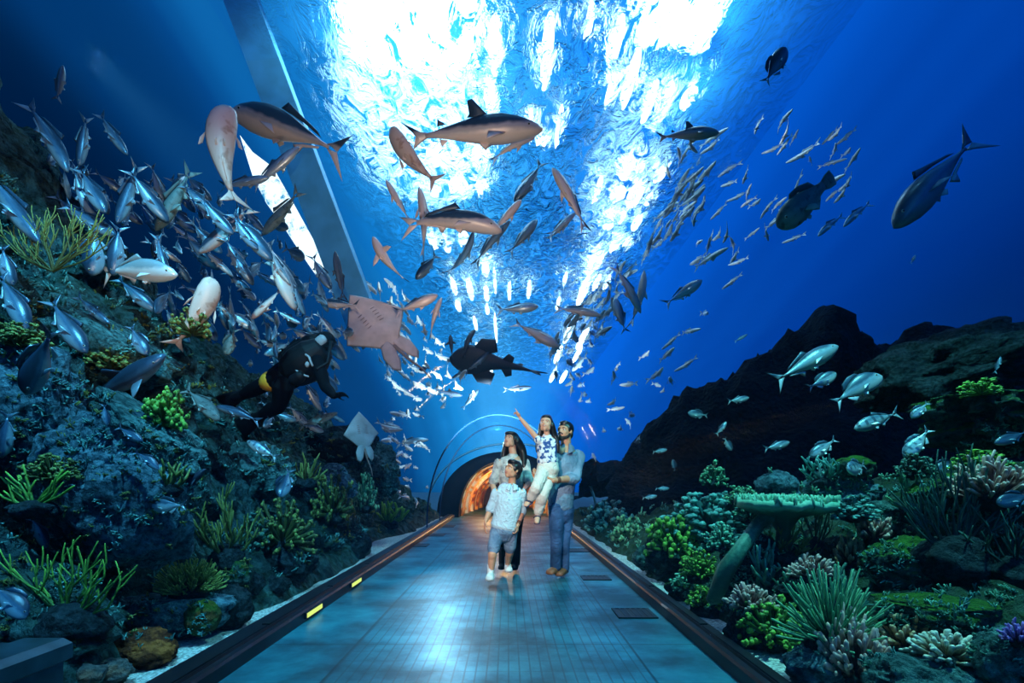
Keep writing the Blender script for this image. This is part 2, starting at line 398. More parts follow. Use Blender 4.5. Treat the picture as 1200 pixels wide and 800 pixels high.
# floor drains: black recessed grates with bars
M_grate = plain('grate_bar', (.012, .02, .03), .5, .4)
def grate(px, py, w, d, label):
    Y = 600 * 1.08 / (py - VPY); c = W(px, py, Y)
    mb = MB(); mb.box((0, 0, .004), (w, d, .006)); o = thing(link('floor_grate', mb.mesh('floor_grate', M_black, False)), label, 'floor grate', 'black grates in the walkway floor')
    o.location = (c.x, c.y, 0)
    mb = MB(); n = 7
    for i in range(n): mb.box((-w / 2 + w * (i + .5) / n, 0, .0085), (w / n * .35, d * .94, .004))
    for sx in (-1, 1): mb.box((sx * (w / 2 - .008), 0, .0085), (.014, d, .006))
    for sy in (-1, 1): mb.box((0, sy * (d / 2 - .008), .0085), (w, .014, .006))
    link('grate_bars', mb.mesh('grate_bars', M_grate, False), o)
grate(743, 719, .31, .30, 'largest black floor grate, by the right kerb and nearest the viewer')
grate(698, 677.5, .31, .24, 'black floor grate right of the man, second from the front along the right kerb')
grate(678, 645, .33, .38, 'black floor grate just behind the man by the right kerb')
grate(491, 639, .31, .36, 'black floor grate by the left kerb, nearest on the left side')
grate(512, 627, .30, .4, 'middle one of the three black floor grates along the left kerb')
grate(526, 616.5, .28, .5, 'farthest small black floor grate by the left kerb near the orange portal')
# lit strips in the left kerb
M_strip = emit('strip_glow', (.75, .95, .22), 1.0)
for (px, py, lab) in ((350, 715, 'yellow green lit strip set in the left kerb, nearest the viewer'), (400, 682, 'yellow green lit strip set in the left kerb, second from the viewer')):
    Y = 600 * 1.03 / (py - VPY)
    mb = MB(); mb.box((0, 0, 0), (.02, .34, .045)); o = thing(link('kerb_light', mb.mesh('kerb_light', M_kerb, False)), lab, 'strip light', 'lit strips in the left kerb'); o.location = (FL + .008, Y, .05)
    mb = MB(); mb.box((.011, 0, 0), (.008, .31, .034)); link('diffuser', mb.mesh('diffuser', M_strip, False), o)

# ------------------------------------------------------------------ water surface and what is above it
def surface_mat():
    m, k = mat('rippled_surface'); tc = k.n('ShaderNodeTexCoord')
    mp = k.n('ShaderNodeMapping'); mp.inputs['Scale'].default_value = (1.0, .55, 1); mp.inputs['Rotation'].default_value = (0, 0, R(22)); k.l(tc.outputs['Object'], mp.inputs[0])
    n1 = k.n('ShaderNodeTexNoise', i_Scale=3.4, i_Detail=5.0, i_Roughness=.62, i_Distortion=1.2); k.l(mp.outputs[0], n1.inputs['Vector'])
    n2 = k.n('ShaderNodeTexNoise', i_Scale=.55, i_Detail=3.0); k.l(tc.outputs['Object'], n2.inputs['Vector'])
    rf = k.n('ShaderNodeBsdfRefraction', i_Roughness=.06, i_IOR=1.09); rf.inputs[0].default_value = (.60, .90, 1, 1)
    bp = k.n('ShaderNodeBump', i_Strength=1.0, i_Distance=.21); k.l(n1.outputs[0], bp.inputs['Height']); k.l(bp.outputs[0], rf.inputs['Normal'])
    tr = k.n('ShaderNodeBsdfTransparent'); tr.inputs[0].default_value = (.8, .95, 1, 1)
    tl = k.n('ShaderNodeBsdfTranslucent'); tl.inputs[0].default_value = (.03, .25, .50, 1)
    m1 = k.n('ShaderNodeMixShader'); k.l(k.ramp(n1.outputs[0], [(.50, 0.), (.60, 1.)]), m1.inputs[0]); k.l(rf.outputs[0], m1.inputs[1]); k.l(tr.outputs[0], m1.inputs[2])
    m2 = k.n('ShaderNodeMixShader'); k.l(k.ramp(n2.outputs[0], [(.35, .05), (.62, .26)]), m2.inputs[0]); k.l(m1.outputs[0], m2.inputs[1]); k.l(tl.outputs[0], m2.inputs[2])
    # the water lies calm and clear towards both walls of the tank
    s3 = k.n('ShaderNodeSeparateXYZ'); k.l(tc.outputs['Object'], s3.inputs[0])
    calm = k.ramp(k.math('ADD', k.math('DIVIDE', k.math('ADD', s3.outputs[0], 4.3), 9.5), k.math('MULTIPLY', k.math('SUBTRACT', n2.outputs[0], .5), .12)), [(.02, 1.), (.22, 0.), (.82, 0.), (.985, .75)])
    far = k.ramp(k.math('DIVIDE', s3.outputs[1], 60.0), [(.26, 0.), (.62, .92)]); calm = k.math('MAXIMUM', calm, far)
    m3 = k.n('ShaderNodeMixShader'); k.l(calm, m3.inputs[0]); k.l(m2.outputs[0], m3.inputs[1]); k.l(tr.outputs[0], m3.inputs[2])
    finish(k, m3.outputs[0]); return m
mb = MB(); xs = np.linspace(-4.3, 5.15, 60); ys = np.linspace(1.0, 110, 300)
vs = [(xx, yy, WATER_Z + .05 * noise.noise(Vector((xx * .8, yy * .6, 3)))) for yy in ys for xx in xs]
nx = len(xs); mb.add(vs, [(j * nx + i, j * nx + i + 1, (j + 1) * nx + i + 1, (j + 1) * nx + i) for j in range(len(ys) - 1) for i in range(nx - 1)])
struct(link('water_surface', mb.mesh('water_surface', surface_mat())))

M_lamp = emit('lamp_white', (.80, .94, 1), 10)
M_lampcase = plain('lamp_case', (.3, .35, .4), .4, .5)
LZ = 8.7
def hall_lamp(px, py, w, h, label='white lamp shining down through the rippled water surface', grp='lamps above the water'):
    dz = LZ - 1.08; Y0 = 600 * dz / (VPY - (py - h / 2)); Y1 = 600 * dz / (VPY - (py + h / 2)); Yc = (Y0 + Y1) / 2
    ww = w * Yc / 600; ln = max(Y1 - Y0, .2); ang = math.atan2((px - VPX), (VPY - py))
    mb = MB(); n = 12
    prof = [Vector((ww / 2 * math.copysign(abs(math.cos(a)) ** .9, math.cos(a)), ln / 2 * math.copysign(abs(math.sin(a)) ** .9, math.sin(a)), 0)) for a in [2 * math.pi * i / 20 for i in range(20)]]
    mb.loft([[q * 1.0 + Vector((0, 0, 0)) for q in prof], [q * 1.02 + Vector((0, 0, .05)) for q in prof]])
    o = link('hall_lamp', mb.mesh('diffuser', M_lamp, False)); o.location = ((px - VPX) / 600 * Yc, Yc, LZ)
    mb = MB(); mb.loft([[q * 1.04 + Vector((0, 0, .052)) for q in prof], [q * .8 + Vector((0, 0, .2)) for q in prof]]); link('housing', mb.mesh('housing', M_lampcase, False), o)
    return thing(o, label, 'lamp', grp)
LG = 'white lamp of the cluster shining through the water right of centre'
LL = 'white lamp of the cluster shining through the water left of centre behind the sharks'
LS = 'long white light strip above the water at the top of the tank'
for q in [(735, 199, 16, 25), (750, 198, 9, 12), (773, 206, 12, 17), (724, 229, 16, 18), (744, 230, 16, 28), (760, 235, 8, 12), (714, 261, 13, 18), (728, 256, 9, 13), (746, 262, 9, 18), (721, 287, 10, 20), (734, 289, 8, 14),
          (694, 310, 10, 25), (702, 306, 8, 20), (699, 332, 6, 18), (711, 332, 5, 16), (683, 342, 9, 34), (666, 390, 7, 25), (682, 397, 7, 25), (676, 416, 5, 20), (654, 416, 6, 20), (662, 328, 4, 16), (654, 356, 4, 14), (648, 440, 5, 16), (660, 442, 5, 14)]:
    hall_lamp(*q, LG, 'lamps right of centre')
for q in [(508, 186, 16, 20), (534, 186, 12, 16), (564, 186, 22, 25), (538, 222, 22, 24), (565, 224, 16, 20), (508, 225, 11, 16), (508, 284, 10, 18), (523, 286, 9, 20), (544, 282, 12, 20), (569, 316, 8, 18), (532, 336, 6, 20),
          (551, 340, 7, 24), (570, 344, 6, 18), (597, 342, 4, 20), (620, 340, 5, 20), (537, 359, 6, 12), (557, 379, 4, 16), (571, 363, 4, 12), (608, 169, 8, 9), (636, 170, 15, 14), (580, 330, 3, 30), (581, 385, 3, 34), (560, 410, 4, 16), (575, 430, 4, 16)]:  # the two thinnest entries stand in for a reflection along a seam
    hall_lamp(*q, LL, 'lamps left of centre')
for q in [(641, 62, 13, 90), (622, 150, 7, 40), (722, 50, 12, 60), (738, 95, 12, 70), (715, 110, 8, 40), (761, 122, 8, 50), (777, 127, 8, 56), (807, 117, 16, 26), (700, 225, 6, 36), (655, 150, 6, 50), (790, 25, 26, 50), (580, 60, 14, 60), (575, 120, 12, 40), (690, 30, 8, 50)]:
    hall_lamp(*q, LS, 'light strips at the top')

# slanting concrete beam and the bright window beside it
M_beam = plain('beam_blue', (.10, .50, .80), .7, mottle=.3, scale=3)
a, b = W(276, -20, 8.6), W(428, 383, 8.6); d = (b - a); L = d.length; d.normalize()
Mx = Matrix((Vector((d.z, 0, -d.x)), Vector((0, 1, 0)), d)).transposed().to_4x4(); Mx.translation = (a + b) / 2
mb = MB(); mb.box((0, 0, 0), (.52, .4, L), Mx)
struct(link('beam', mb.mesh('beam', M_beam, False)))
def window_mat():
    m, k = mat('window_glow'); tc = k.n('ShaderNodeTexCoord'); nz = k.n('ShaderNodeTexNoise', i_Scale=3.0, i_Detail=5.0, i_Roughness=.7); k.l(tc.outputs['Object'], nz.inputs['Vector'])
    e = k.n('ShaderNodeEmission'); k.l(k.ramp(nz.outputs[0], [(.36, (.02, .22, .42)), (.46, (.75, .93, 1))]), e.inputs[0]); e.inputs[1].default_value = 1.6; finish(k, e.outputs[0]); return m
mb = MB(); mb.slab([W(q[0], q[1], 8.9) for q in ((281, 158), (296, 178), (320, 196), (345, 240), (368, 282), (384, 312), (370, 322), (352, 296), (330, 262), (312, 238), (296, 206))], .10)
struct(link('window_1', mb.mesh('window_1', window_mat(), False)))

# ------------------------------------------------------------------ reef ground
def fbm(x, y, z, o=5, h=.9, l=2.1): return noise.fractal(Vector((x, y, z)), h, l, o)
M_reefL = rock_mat('reef_rock_left', (.12, .30, .31), (.008, .022, .028), (.05, .10, .02), .45, .8)
M_reefR = rock_mat('reef_rock_right', (.09, .19, .19), (.01, .028, .034), (.05, .12, .02), .5, .8)
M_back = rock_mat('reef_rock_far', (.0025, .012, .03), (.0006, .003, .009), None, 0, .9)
M_gravel = plain('white_gravel', (.85, .88, .84), .9, mottle=.75, scale=55, bump=1.0)
def interp(v, tab): return float(np.interp(v, [q[0] for q in tab], [q[1] for q in tab]))
def zl(d, Y):
    st = .14 + .10 * noise.noise(Vector((Y * 1.7, 4, 0))) + .42 * math.exp(-((Y - 3.25) / .55) ** 2) + .35 * math.exp(-((Y - 8.6) / 1.0) ** 2)
    st += .85 * (1 - min(1., max(0., (Y - 1.9) / .4)))
    if d < st: return .05
    A = interp(Y, [(3.5, 1.), (5, .95), (7, .70), (9, .58), (14, .5)])
    f = interp(d - st, [(0, .0), (.12, .22), (.35, .45), (.8, 1.1), (1.4, 2.15), (2.2, 3.5), (3.2, 5.3), (5, 7.6), (8, 9.5)])
    t = max(0., 1 - f / 5)
    return .05 + A * f + .42 * fbm(d * 1.3, Y * 1.1, 0) * min(1, f) + .13 * fbm(d * 5, Y * 5, 7) * min(1, f * 2)
def zr(e, Y):
    st = .16 + .09 * noise.noise(Vector((Y * 2.1, 9, 0))) + .12 * math.exp(-((Y - 2.9) / .5) ** 2)
    if e < st: return .05
    f = interp(e - st, [(0, 0), (.15, .2), (.4, .36), (.9, .55), (1.6, .85), (2.6, 1.15), (4, 1.3), (12, 1.5)])
    return .05 + f * interp(Y, [(2, .85), (4, 1.), (7, .75), (12, .6)]) + .16 * fbm(e * 1.7, Y * 1.6, 30) * min(1, f * 2) + .05 * fbm(e * 6, Y * 6, 40) * min(1, f * 3)
def grid(name, fn, us, vv, m):
    mb = MB(); nu = len(us); vs = [fn(u, v) for v in vv for u in us]
    mb.add(vs, [(j * nu + i, j * nu + i + 1, (j + 1) * nu + i + 1, (j + 1) * nu + i) for j in range(len(vv) - 1) for i in range(nu - 1)])
    return struct(link(name, mb.mesh(name, m)))
us = np.concatenate([np.linspace(0, 2.4, 90), np.linspace(2.44, 8, 90)])
def pl(d, Y):
    q = Vector((-1.74 - d, Y, zl(d, Y)))
    if q.z > .3:
        n = .26 * noise.noise_vector(q * 1.6) + .14 * noise.noise_vector(q * 3.9) + .05 * noise.noise_vector(q * 10); q += Vector((min(n.x, .1), n.y, n.z * .6))
    q.x = min(q.x, -1.76); return q
grid('terrain_left', pl, us, np.concatenate([np.linspace(-.5, 1.5, 30), np.linspace(1.54, 7, 200), np.linspace(7.1, 14.5, 90)]), M_reefL)
us2 = np.concatenate([np.linspace(0, 2, 46), np.linspace(2.06, 11, 50)])
grid('terrain_right', lambda e, Y: Vector((1.38 + e, Y, zr(e, Y))), us2, np.linspace(-.5, 14.5, 170), M_reefR)
mb = MB(); mb.box((-2.2, 6.8, .03), (.95, 15.4, .06)); struct(link('ground_gravel_left', mb.mesh('g', M_gravel, False)))
mb = MB(); mb.box((1.85, 6.8, .03), (.95, 15.4, .06)); struct(link('ground_gravel_right', mb.mesh('g', M_gravel, False)))
mb = MB(); mb.box((0, 25, -.3), (60, 62, .2)); struct(link('ground', mb.mesh('ground', plain('sea_bed', (.02, .05, .08), .9), False)))
ridge = [(0.2, .2), (1.4, .95), (2.2, 1.35), (3.0, 1.75), (3.5, 2.7), (4.3, 3.2), (4.8, 3.5), (6.0, 4.2), (6.9, 4.85), (7.6, 4.6), (8.3, 4.0), (9.2, 4.5), (10.5, 4.4), (14, 4.6)]
def back(x, Y):
    h = interp(x, ridge); t = interp(Y, [(8.4, 0), (9.6, .35), (10.6, .85), (11.3, 1), (13, .9), (16, .3)])
    q = Vector((x, Y, h * t + .5 * fbm(x * .9, Y * .9, 60) * t + .14 * fbm(x * 3, Y * 3, 77) * t))
    n = .35 * noise.noise_vector(q * .9) + .12 * noise.noise_vector(q * 2.7); return q + n * min(1, t * 2)
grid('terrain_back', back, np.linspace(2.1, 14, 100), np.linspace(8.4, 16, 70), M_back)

# ------------------------------------------------------------------ rocks and corals
from mathutils.bvhtree import BVHTree
import bmesh
BVH = []
def add_bvh(o):
    me = o.data; mw = Matrix.LocRotScale(o.location, o.rotation_euler, o.scale)
    BVH.append(BVHTree.FromPolygons([mw @ v.co for v in me.vertices], [tuple(q.vertices) for q in me.polygons]))
for nm in ('terrain_left', 'terrain_right', 'ground_gravel_left', 'ground_gravel_right', 'terrain_back'): add_bvh(bpy.data.objects[nm])
def hit(px, py, fallback=4.0):
    d = (W(px, py, 1.0) - CAM).normalized(); best = None
    for b in BVH:
        h = b.ray_cast(CAM, d)
        if h[0] is not None and (best is None or h[3] < best[1]): best = (h[0], h[3])
    return best[0] if best else W(px, py, fallback)

ICO = {}
def ico(sub):
    if sub not in ICO:
        bm = bmesh.new(); bmesh.ops.create_icosphere(bm, subdivisions=sub, radius=1)
        ICO[sub] = ([v.co.copy() for v in bm.verts], [tuple(v.index for v in f.verts) for f in bm.faces]); bm.free()
    return ICO[sub]
def lump(mb, c, r, seed, amp=.28, freq=1.3, sub=4, flat=0.0, t=0.0, fine=.06):
    """craggy boulder: noise-displaced ball, optionally flattened on top"""
    vs, fs = ico(sub); out = []
    for v in vs:
        d = 1 + amp * noise.fractal(v * freq + Vector((seed, seed * .7, 0)), .9, 2.1, 4) + fine * noise.noise(v * 6 + Vector((0, seed, 0))) + fine * .8 * noise.noise(v * 13 + Vector((seed, 0, 0))) + fine * .5 * noise.noise(v * 27)
        q = v * d
        if flat and q.z > flat: q.z = flat + (q.z - flat) * .25
        out.append(Vector((c[0] + q.x * r[0], c[1] + q.y * r[1], c[2] + q.z * r[2])))
    mb.add(out, fs, [t] * len(out))

RM = {
 'teal': rock_mat('rock_teal', (.18, .42, .42), (.012, .045, .05), None, 0, 1.6),
 'blue': rock_mat('rock_blue', (.20, .42, .52), (.012, .045, .07), None, 0, 1.8),
 'moss': rock_mat('rock_moss', (.10, .20, .18), (.012, .03, .03), (.07, .27, .03), .9, 1.7),
 'mossball': rock_mat('rock_mossball', (.10, .17, .06), (.03, .05, .02), (.10, .22, .02), .9, 2.6, warm=(.20, .09, .03)),
 'red': rock_mat('rock_red', (.34, .09, .03), (.05, .015, .01), None, 0, 2.6, warm=(.70, .20, .05)),
 'dark': rock_mat('rock_dark', (.05, .09, .11), (.008, .016, .02), None, 0, 1.5),
 'pale': rock_mat('rock_pale', (.30, .29, .26), (.07, .09, .10), None, 0, 3.0, warm=(.40, .22, .15)),
}
def rock(px, py, w, h, kind, label, Y=None, depth=.8, rot=0, flat=0., amp=.28, freq=1.3, lift=0., sub=5):
    """boulder whose middle shows at (px,py), w x h pixels across, resting against the reef"""
    hy = hit(px, py + h * .3).y; Y = hy if Y is None else min(Y, hy)
    s = Y / 600; c = W(px, py, Y + lift)
    o = link('rock', None) if False else None
    mb = MB(); sd = (px * 13 + py * 7) % 97
    lump(mb, (0, 0, 0), (w * s * .5, w * s * .5 * depth, h * s * .5), sd, amp, freq, sub if w * h > 3000 else 4, flat, 0., .05)
    o = link('rock', mb.mesh('rock', RM[kind])); o.location = c; o.rotation_euler = (0, R(rot), 0)
    c2 = max(abs(c.x) - 0, 0)
    rx = w * s * .5 * 1.25
    if c.x < 0 and c.x + rx > -1.72: o.location.x = -1.72 - rx
    if c.x > 0 and c.x - rx < 1.33: o.location.x = 1.33 + rx
    add_bvh(o); return thing(o, label, 'rock')

# left reef
rock(145, 575, 150, 190, 'blue', 'large pale blue pitted boulder above the green antler coral on the left', 3.05, rot=-28, amp=.22)
rock(130, 402, 150, 90, 'teal', 'flat teal slab on the left reef behind the blue striped shark', 4.2, rot=32, flat=.3)
rock(215, 505, 130, 60, 'teal', 'narrow slanting teal ledge of rock below the diver\'s level with green tufts on top', 4.3, rot=38, flat=.3)
rock(300, 555, 80, 70, 'teal', 'round teal boulder below the speckled fish in the middle of the left reef', 5.2)
rock(442, 552, 62, 66, 'teal', 'rounded teal boulder at the far end of the left reef below the pale small ray', 8.6)
rock(402, 520, 80, 44, 'dark', 'dark blue boulder below the diver near the small pale ray', 7.6)
rock(385, 570, 62, 48, 'blue', 'blue grey boulder with green tufts at the middle of the left reef', 6.6)
rock(345, 660, 64, 44, 'dark', 'dark boulder below the yellow green bush on the left reef', 5.0)
rock(425, 640, 60, 46, 'dark', 'dark pointed boulder beside the left kerb far along the walkway', 7.2)
rock(30, 480, 120, 160, 'blue', 'rough blue rock wall piece at the left edge under the small fish', 3.0, amp=.3)
rock(210, 712, 122, 66, 'blue', 'flat topped blue rock carrying the pale tipped round coral on the left', 3.4, flat=.35, amp=.2)
rock(170, 762, 72, 48, 'red', 'rust red rock at the foot of the left reef under the flat blue rock', 2.85)
rock(237, 724, 40, 42, 'mossball', 'small green mossy ball of rock in front of the flat blue rock', 3.2, amp=.1)
rock(268, 712, 52, 56, 'dark', 'dark blue rock right of the green mossy ball on the white gravel', 3.55)
rock(275, 672, 40, 34, 'moss', 'small green mossy rock right of the pale tipped round coral', 3.9)
rock(325, 685, 30, 22, 'dark', 'small grey blue stone lying on the left white gravel beside the kerb', 4.6)
rock(292, 684, 34, 30, 'dark', 'round dark stone at the edge of the left white gravel', 4.3)
rock(132, 785, 42, 26, 'pale', 'pale round pebble at the bottom left, the larger of the pair', 2.7)
rock(105, 790, 34, 24, 'pale', 'pale round pebble at the bottom left, the smaller of the pair', 2.65)
# right reef
rock(1115, 432, 190, 80, 'dark', 'dark far rock with layered pale ridges under the right hand open water', 6.0, rot=-14, amp=.35, freq=1.8)
rock(1192, 484, 185, 88, 'moss', 'teal rock shelf with bright green moss on top at the right edge', 3.3, flat=.35, amp=.38, freq=1.9)
rock(1140, 585, 120, 56, 'moss', 'mossy green mound under the pink tipped coral at the right edge', 3.0)
rock(1064, 664, 92, 66, 'moss', 'squarish mossy rock with a pale spot left of the dark sea fan', 3.0, amp=.2)
rock(1095, 712, 122, 62, 'moss', 'broad flat mossy rock ledge above the pale finger coral', 2.8, flat=.2, amp=.2)
rock(1032, 612, 52, 52, 'teal', 'round teal rock with a pink coral growing on its face', 3.5, amp=.16)
rock(985, 578, 76, 46, 'blue', 'blue craggy rock right of the green table coral', 3.7, amp=.35)
rock(1000, 548, 46, 26, 'moss', 'small mossy rock directly under the fish that faces the viewer', 3.6)
rock(912, 572, 48, 40, 'blue', 'pale blue upright rock behind the green table coral', 4.2, amp=.3)
rock(815, 726, 60, 52, 'dark', 'dark rock with bright green moss cap beside the right kerb', 3.95)
rock(788, 690, 48, 40, 'moss', 'small teal topped rock beside the right kerb left of the thick coral trunk', 4.6, flat=.3)
rock(858, 738, 62, 58, 'dark', 'dark blue rock carrying the flat pink coral on the right', 3.5)
rock(935, 788, 90, 60, 'blue', 'deep blue rock at the bottom under the long green anemone', 2.6)
rock(1085, 800, 120, 54, 'teal', 'teal rock at the bottom edge under the pale finger coral', 2.3)
rock(1185, 775, 80, 80, 'teal', 'smooth teal rock in the lower right corner', 2.1, amp=.15)
rock(760, 650, 50, 44, 'dark', 'dark rock under the yellow green bush coral near the right kerb', 5.2)
rock(742, 652, 36, 30, 'teal', 'small teal stone close to the right kerb behind the man', 5.6)
rock(895, 668, 100, 84, 'dark', 'dark hollow rock behind the thick coral trunk under the table coral', 4.4, depth=.4)
rock(948, 690, 90, 50, 'dark', 'dark rock under the brown finger coral in the middle of the right reef', 3.65)

def dirs(n, rng, up=.15, spread=1.0):
    out = []
    for i in range(n):
        zc = up + (1 - up) * ((i + .5) / n); a = i * 2.39996 + rng.uniform(-.25, .25); rr = math.sqrt(max(0, 1 - zc * zc))
        out.append(Vector((rr * math.cos(a) * spread, rr * math.sin(a) * spread, zc)).normalized())
    return out
def c_finger(seed, n=42, thick=.055, fork=2, up=.05, curve=.25):
    rng = random.Random(seed); mb = MB()
    for d in dirs(n, rng, up):
        ln = rng.uniform(.78, 1.05); p0 = d * .15; p2 = d * ln + Vector((0, 0, curve * .4 * ln * (1 - d.z)))
        mid = (p0 + p2) / 2 + Vector((rng.uniform(-.06, .06), rng.uniform(-.06, .06), -.06))
        mb.tube([p0, mid, p2], [thick * .8, thick * .95, thick * rng.uniform(.85, 1.15)], 7, t=[0, .45, 1])
        for q in range(fork):
            a = mid.lerp(p2, rng.uniform(.1, .6)); e = a + (d + Vector((rng.uniform(-.8, .8), rng.uniform(-.8, .8), rng.uniform(-.1, .7)))).normalized() * ln * rng.uniform(.22, .38)
            mb.tube([a, (a + e) / 2 + d * .02, e], [thick * .75, thick * .8, thick * .78], 6, t=[.45, .7, 1])
    return mb
def c_stag(seed, n=7, levels=3, thick=.045, planar=False, up=.15, wander=.25):
    rng = random.Random(seed); mb = MB()
    def grow(p, d, ln, th, lv):
        pts = [p]; q = p
        for i in range(3):
            d = (d + Vector((rng.uniform(-wander, wander), 0 if planar else rng.uniform(-wander, wander), rng.uniform(-.05, .22)))).normalized(); q = q + d * ln / 3; pts.append(q)
        top = lv == 0
        mb.tube(pts, [th, th * .9, th * .82, th * (.62 if top else .75)], 6, t=[.7 - .25 * lv if lv < 3 else 0] * 3 + [1.0 if top else .6 - .2 * lv])
        if lv > 0:
            for i in range(2 if rng.random() < .55 else 3):
                dd = (d + Vector((rng.uniform(-.9, .9), (.12 if planar else 1) * rng.uniform(-.9, .9), rng.uniform(-.25, .7)))).normalized()
                grow(pts[rng.choice((1, 2, 3, 3))], dd, ln * rng.uniform(.6, .85), th * .78, lv - 1)
    for i, d in enumerate(dirs(n, rng, up)):
        if planar: d = Vector((math.cos(math.pi * (i + .5) / n), rng.uniform(-.15, .15), abs(math.sin(math.pi * (i + .5) / n)) * .9 + .1)).normalized()
        grow(Vector((0, 0, 0)), d, .48, thick, levels - 1)
    return mb
def c_anemone(seed, n=130, thick=.020, up=-.05):
    rng = random.Random(seed); mb = MB()
    for d in dirs(n, rng, up):
        ln = rng.uniform(.75, 1.08); pts = []
        side = Vector((rng.uniform(-.2, .2), rng.uniform(-.2, .2), rng.uniform(.0, .3)))
        for q in range(5): a = q / 4; pts.append(d * (.12 + a * ln * .9) + side * a * a)
        mb.tube(pts, [thick * 1.1, thick, thick * .95, thick * .9, thick * .95], 5, t=[0, .3, .5, .75, 1])
    return mb
def c_bush(seed, n=60, ball=.13, up=-.1, sub=2):
    """cauliflower like clumps on short stalks"""
    rng = random.Random(seed); mb = MB()
    for d in dirs(n, rng, up):
        ln = rng.uniform(.55, .98); mb.tube([d * .1, d * ln], [.05, .045], 5, t=[0, .3])
        for q in range(4):
            c = d * ln + Vector((rng.uniform(-1, 1), rng.uniform(-1, 1), rng.uniform(-.6, 1))) * ball * .8
            r = ball * rng.uniform(.35, .75); lump(mb, c, (r, r, r * .8), rng.uniform(0, 50), .45, 2.0, sub, 0, rng.uniform(.3, 1.1), .15)
    return mb
def c_table(seed):
    rng = random.Random(seed); mb = MB(); n = 40; rings = []
    prof = [(.16, -.22), (.14, -.14), (.3, -.05), (.75, -.015), (1.0, .02), (.98, .06), (.7, .06), (.35, .05), (.05, .05)]
    for rr, zz in prof:
        rings.append([Vector((rr * (1 + .13 * noise.noise(Vector((math.cos(a) * 1.6, math.sin(a) * 1.6, seed)))) * math.cos(a), .8 * rr * math.sin(a), zz + .03 * noise.noise(Vector((rr * 4 * math.cos(a), rr * 4 * math.sin(a), 3))))) for a in [2 * math.pi * j / n for j in range(n)]])
    mb.loft(rings, [0, 0, 0, .2, .9, .9, .6, .6, .6])
    for i in range(420):
        a = rng.uniform(0, 6.283); rr = math.sqrt(rng.random()) * .98; c = Vector((rr * math.cos(a), .8 * rr * math.sin(a), .04)); h = rng.uniform(.012, .035)
        mb.tube([c, c + Vector((rng.uniform(-.03, .03), rng.uniform(-.03, .03), h))], [.024, .022], 5, t=[.4, .9])
    return mb
CM = {
 'pink': coral_mat('coral_pink_brown', (.16, .055, .06), (.80, .50, .42), .55, 1.05),
 'orange': coral_mat('coral_orange_brown', (.20, .06, .02), (.85, .50, .28), .5, 1.05),
 'beige': coral_mat('coral_beige', (.20, .13, .08), (.75, .70, .55), .5, 1.05),
 'green': coral_mat('coral_green', (.02, .12, .07), (.20, .55, .28), .4, 1.05),
 'lime': coral_mat('coral_lime', (.04, .14, .015), (.28, .58, .07), .35, 1.05),
 'olive': coral_mat('coral_olive', (.05, .07, .015), (.26, .32, .07), .3, 1.05),
 'teal': coral_mat('coral_teal', (.015, .10, .10), (.16, .50, .44), .35, 1.05),
 'dark': coral_mat('coral_dark_green', (.008, .035, .03), (.06, .20, .14), .3, 1.05),
 'sea': coral_mat('coral_sea_green', (.02, .13, .09), (.22, .60, .40), .3, 1.05),
 'purple': coral_mat('coral_purple', (.06, .02, .12), (.40, .20, .62), .4, 1.05),
}
LIB = {}
def coral(kind, seed, px, py, w, h, m, label, Y=None, group=None, tilt=(0, 0), base=True, name=None, **kw):
    """colony with its foot at (px,py) in the photo, w x h pixels, growing on whatever rock lies there"""
    P = hit(px, py)
    if Y is not None and P.y > Y: P = W(px, py, Y)
    s = P.y / 600
    mb = {'finger': c_finger, 'stag': c_stag, 'anemone': c_anemone, 'bush': c_bush, 'table': c_table}[kind](seed, **kw)
    V = np.array(mb.v); ex = max(abs(V[:, 0]).max(), .01); ez = V[:, 2].max()
    sx = w * s / 2 / ex; sz = h * s / ez
    mb.v = [(q[0] * sx, q[1] * (sx * .6 + sz * .3), q[2] * sz) for q in mb.v]
    nm = name or {'finger': 'finger_coral', 'stag': 'branching_coral', 'anemone': 'sea_anemone', 'bush': 'bush_coral', 'table': 'table_coral'}[kind]
    o = link(nm, mb.mesh(nm, CM[m])); lim = w * s * .5
    o.location = P; o.rotation_euler = (R(tilt[0]), R(tilt[1]), 0)
    if P.x > 0 and P.x - lim < 1.34: o.location.x = 1.34 + lim
    if P.x < 0 and P.x + lim > -1.73: o.location.x = -1.73 - lim
    if base:
        b = MB(); lump(b, (0, 0, -.02 * h * s), (lim * .5, lim * .4, h * s * .22), seed * 3.1, .25, 1.4, 3); link('coral_base', b.mesh('coral_base', RM['dark']), o)
    return thing(o, label, 'coral' if kind != 'anemone' else 'anemone', group)

# right garden, front to back
coral('finger', 1, 1003, 792, 84, 84, 'pink', 'round pink brown finger coral with pale tips at the bottom of the right reef', 2.4, n=60, thick=.058)
coral('finger', 2, 1110, 772, 100, 34, 'beige', 'low spreading beige finger coral on the teal rock at the bottom right', 2.3, n=46, thick=.07)
coral('finger', 3, 1062, 758, 66, 42, 'orange', 'upright brown finger coral between the round pink coral and the beige one', 2.4, n=26, thick=.085)
coral('anemone', 4, 962, 752, 128, 92, 'green', 'big sea anemone with long green tentacles left of the round pink coral', 2.75, n=170)
coral('bush', 5, 888, 750, 96, 52, 'lime', 'lime green knobbly coral in front of the long green anemone', 3.35, n=70, ball=.10)
coral('stag', 6, 905, 706, 104, 74, 'sea', 'sea green upright branching coral behind the flat pink coral', 3.5, n=12, levels=3, thick=.055)
coral('finger', 7, 866, 714, 62, 32, 'pink', 'flat pink finger coral on the dark blue rock near the right kerb', 3.5, n=46, thick=.06)
coral('finger', 8, 952, 678, 66, 30, 'pink', 'brown finger coral with pale tips in the middle of the right reef', 3.6, n=46, thick=.06)
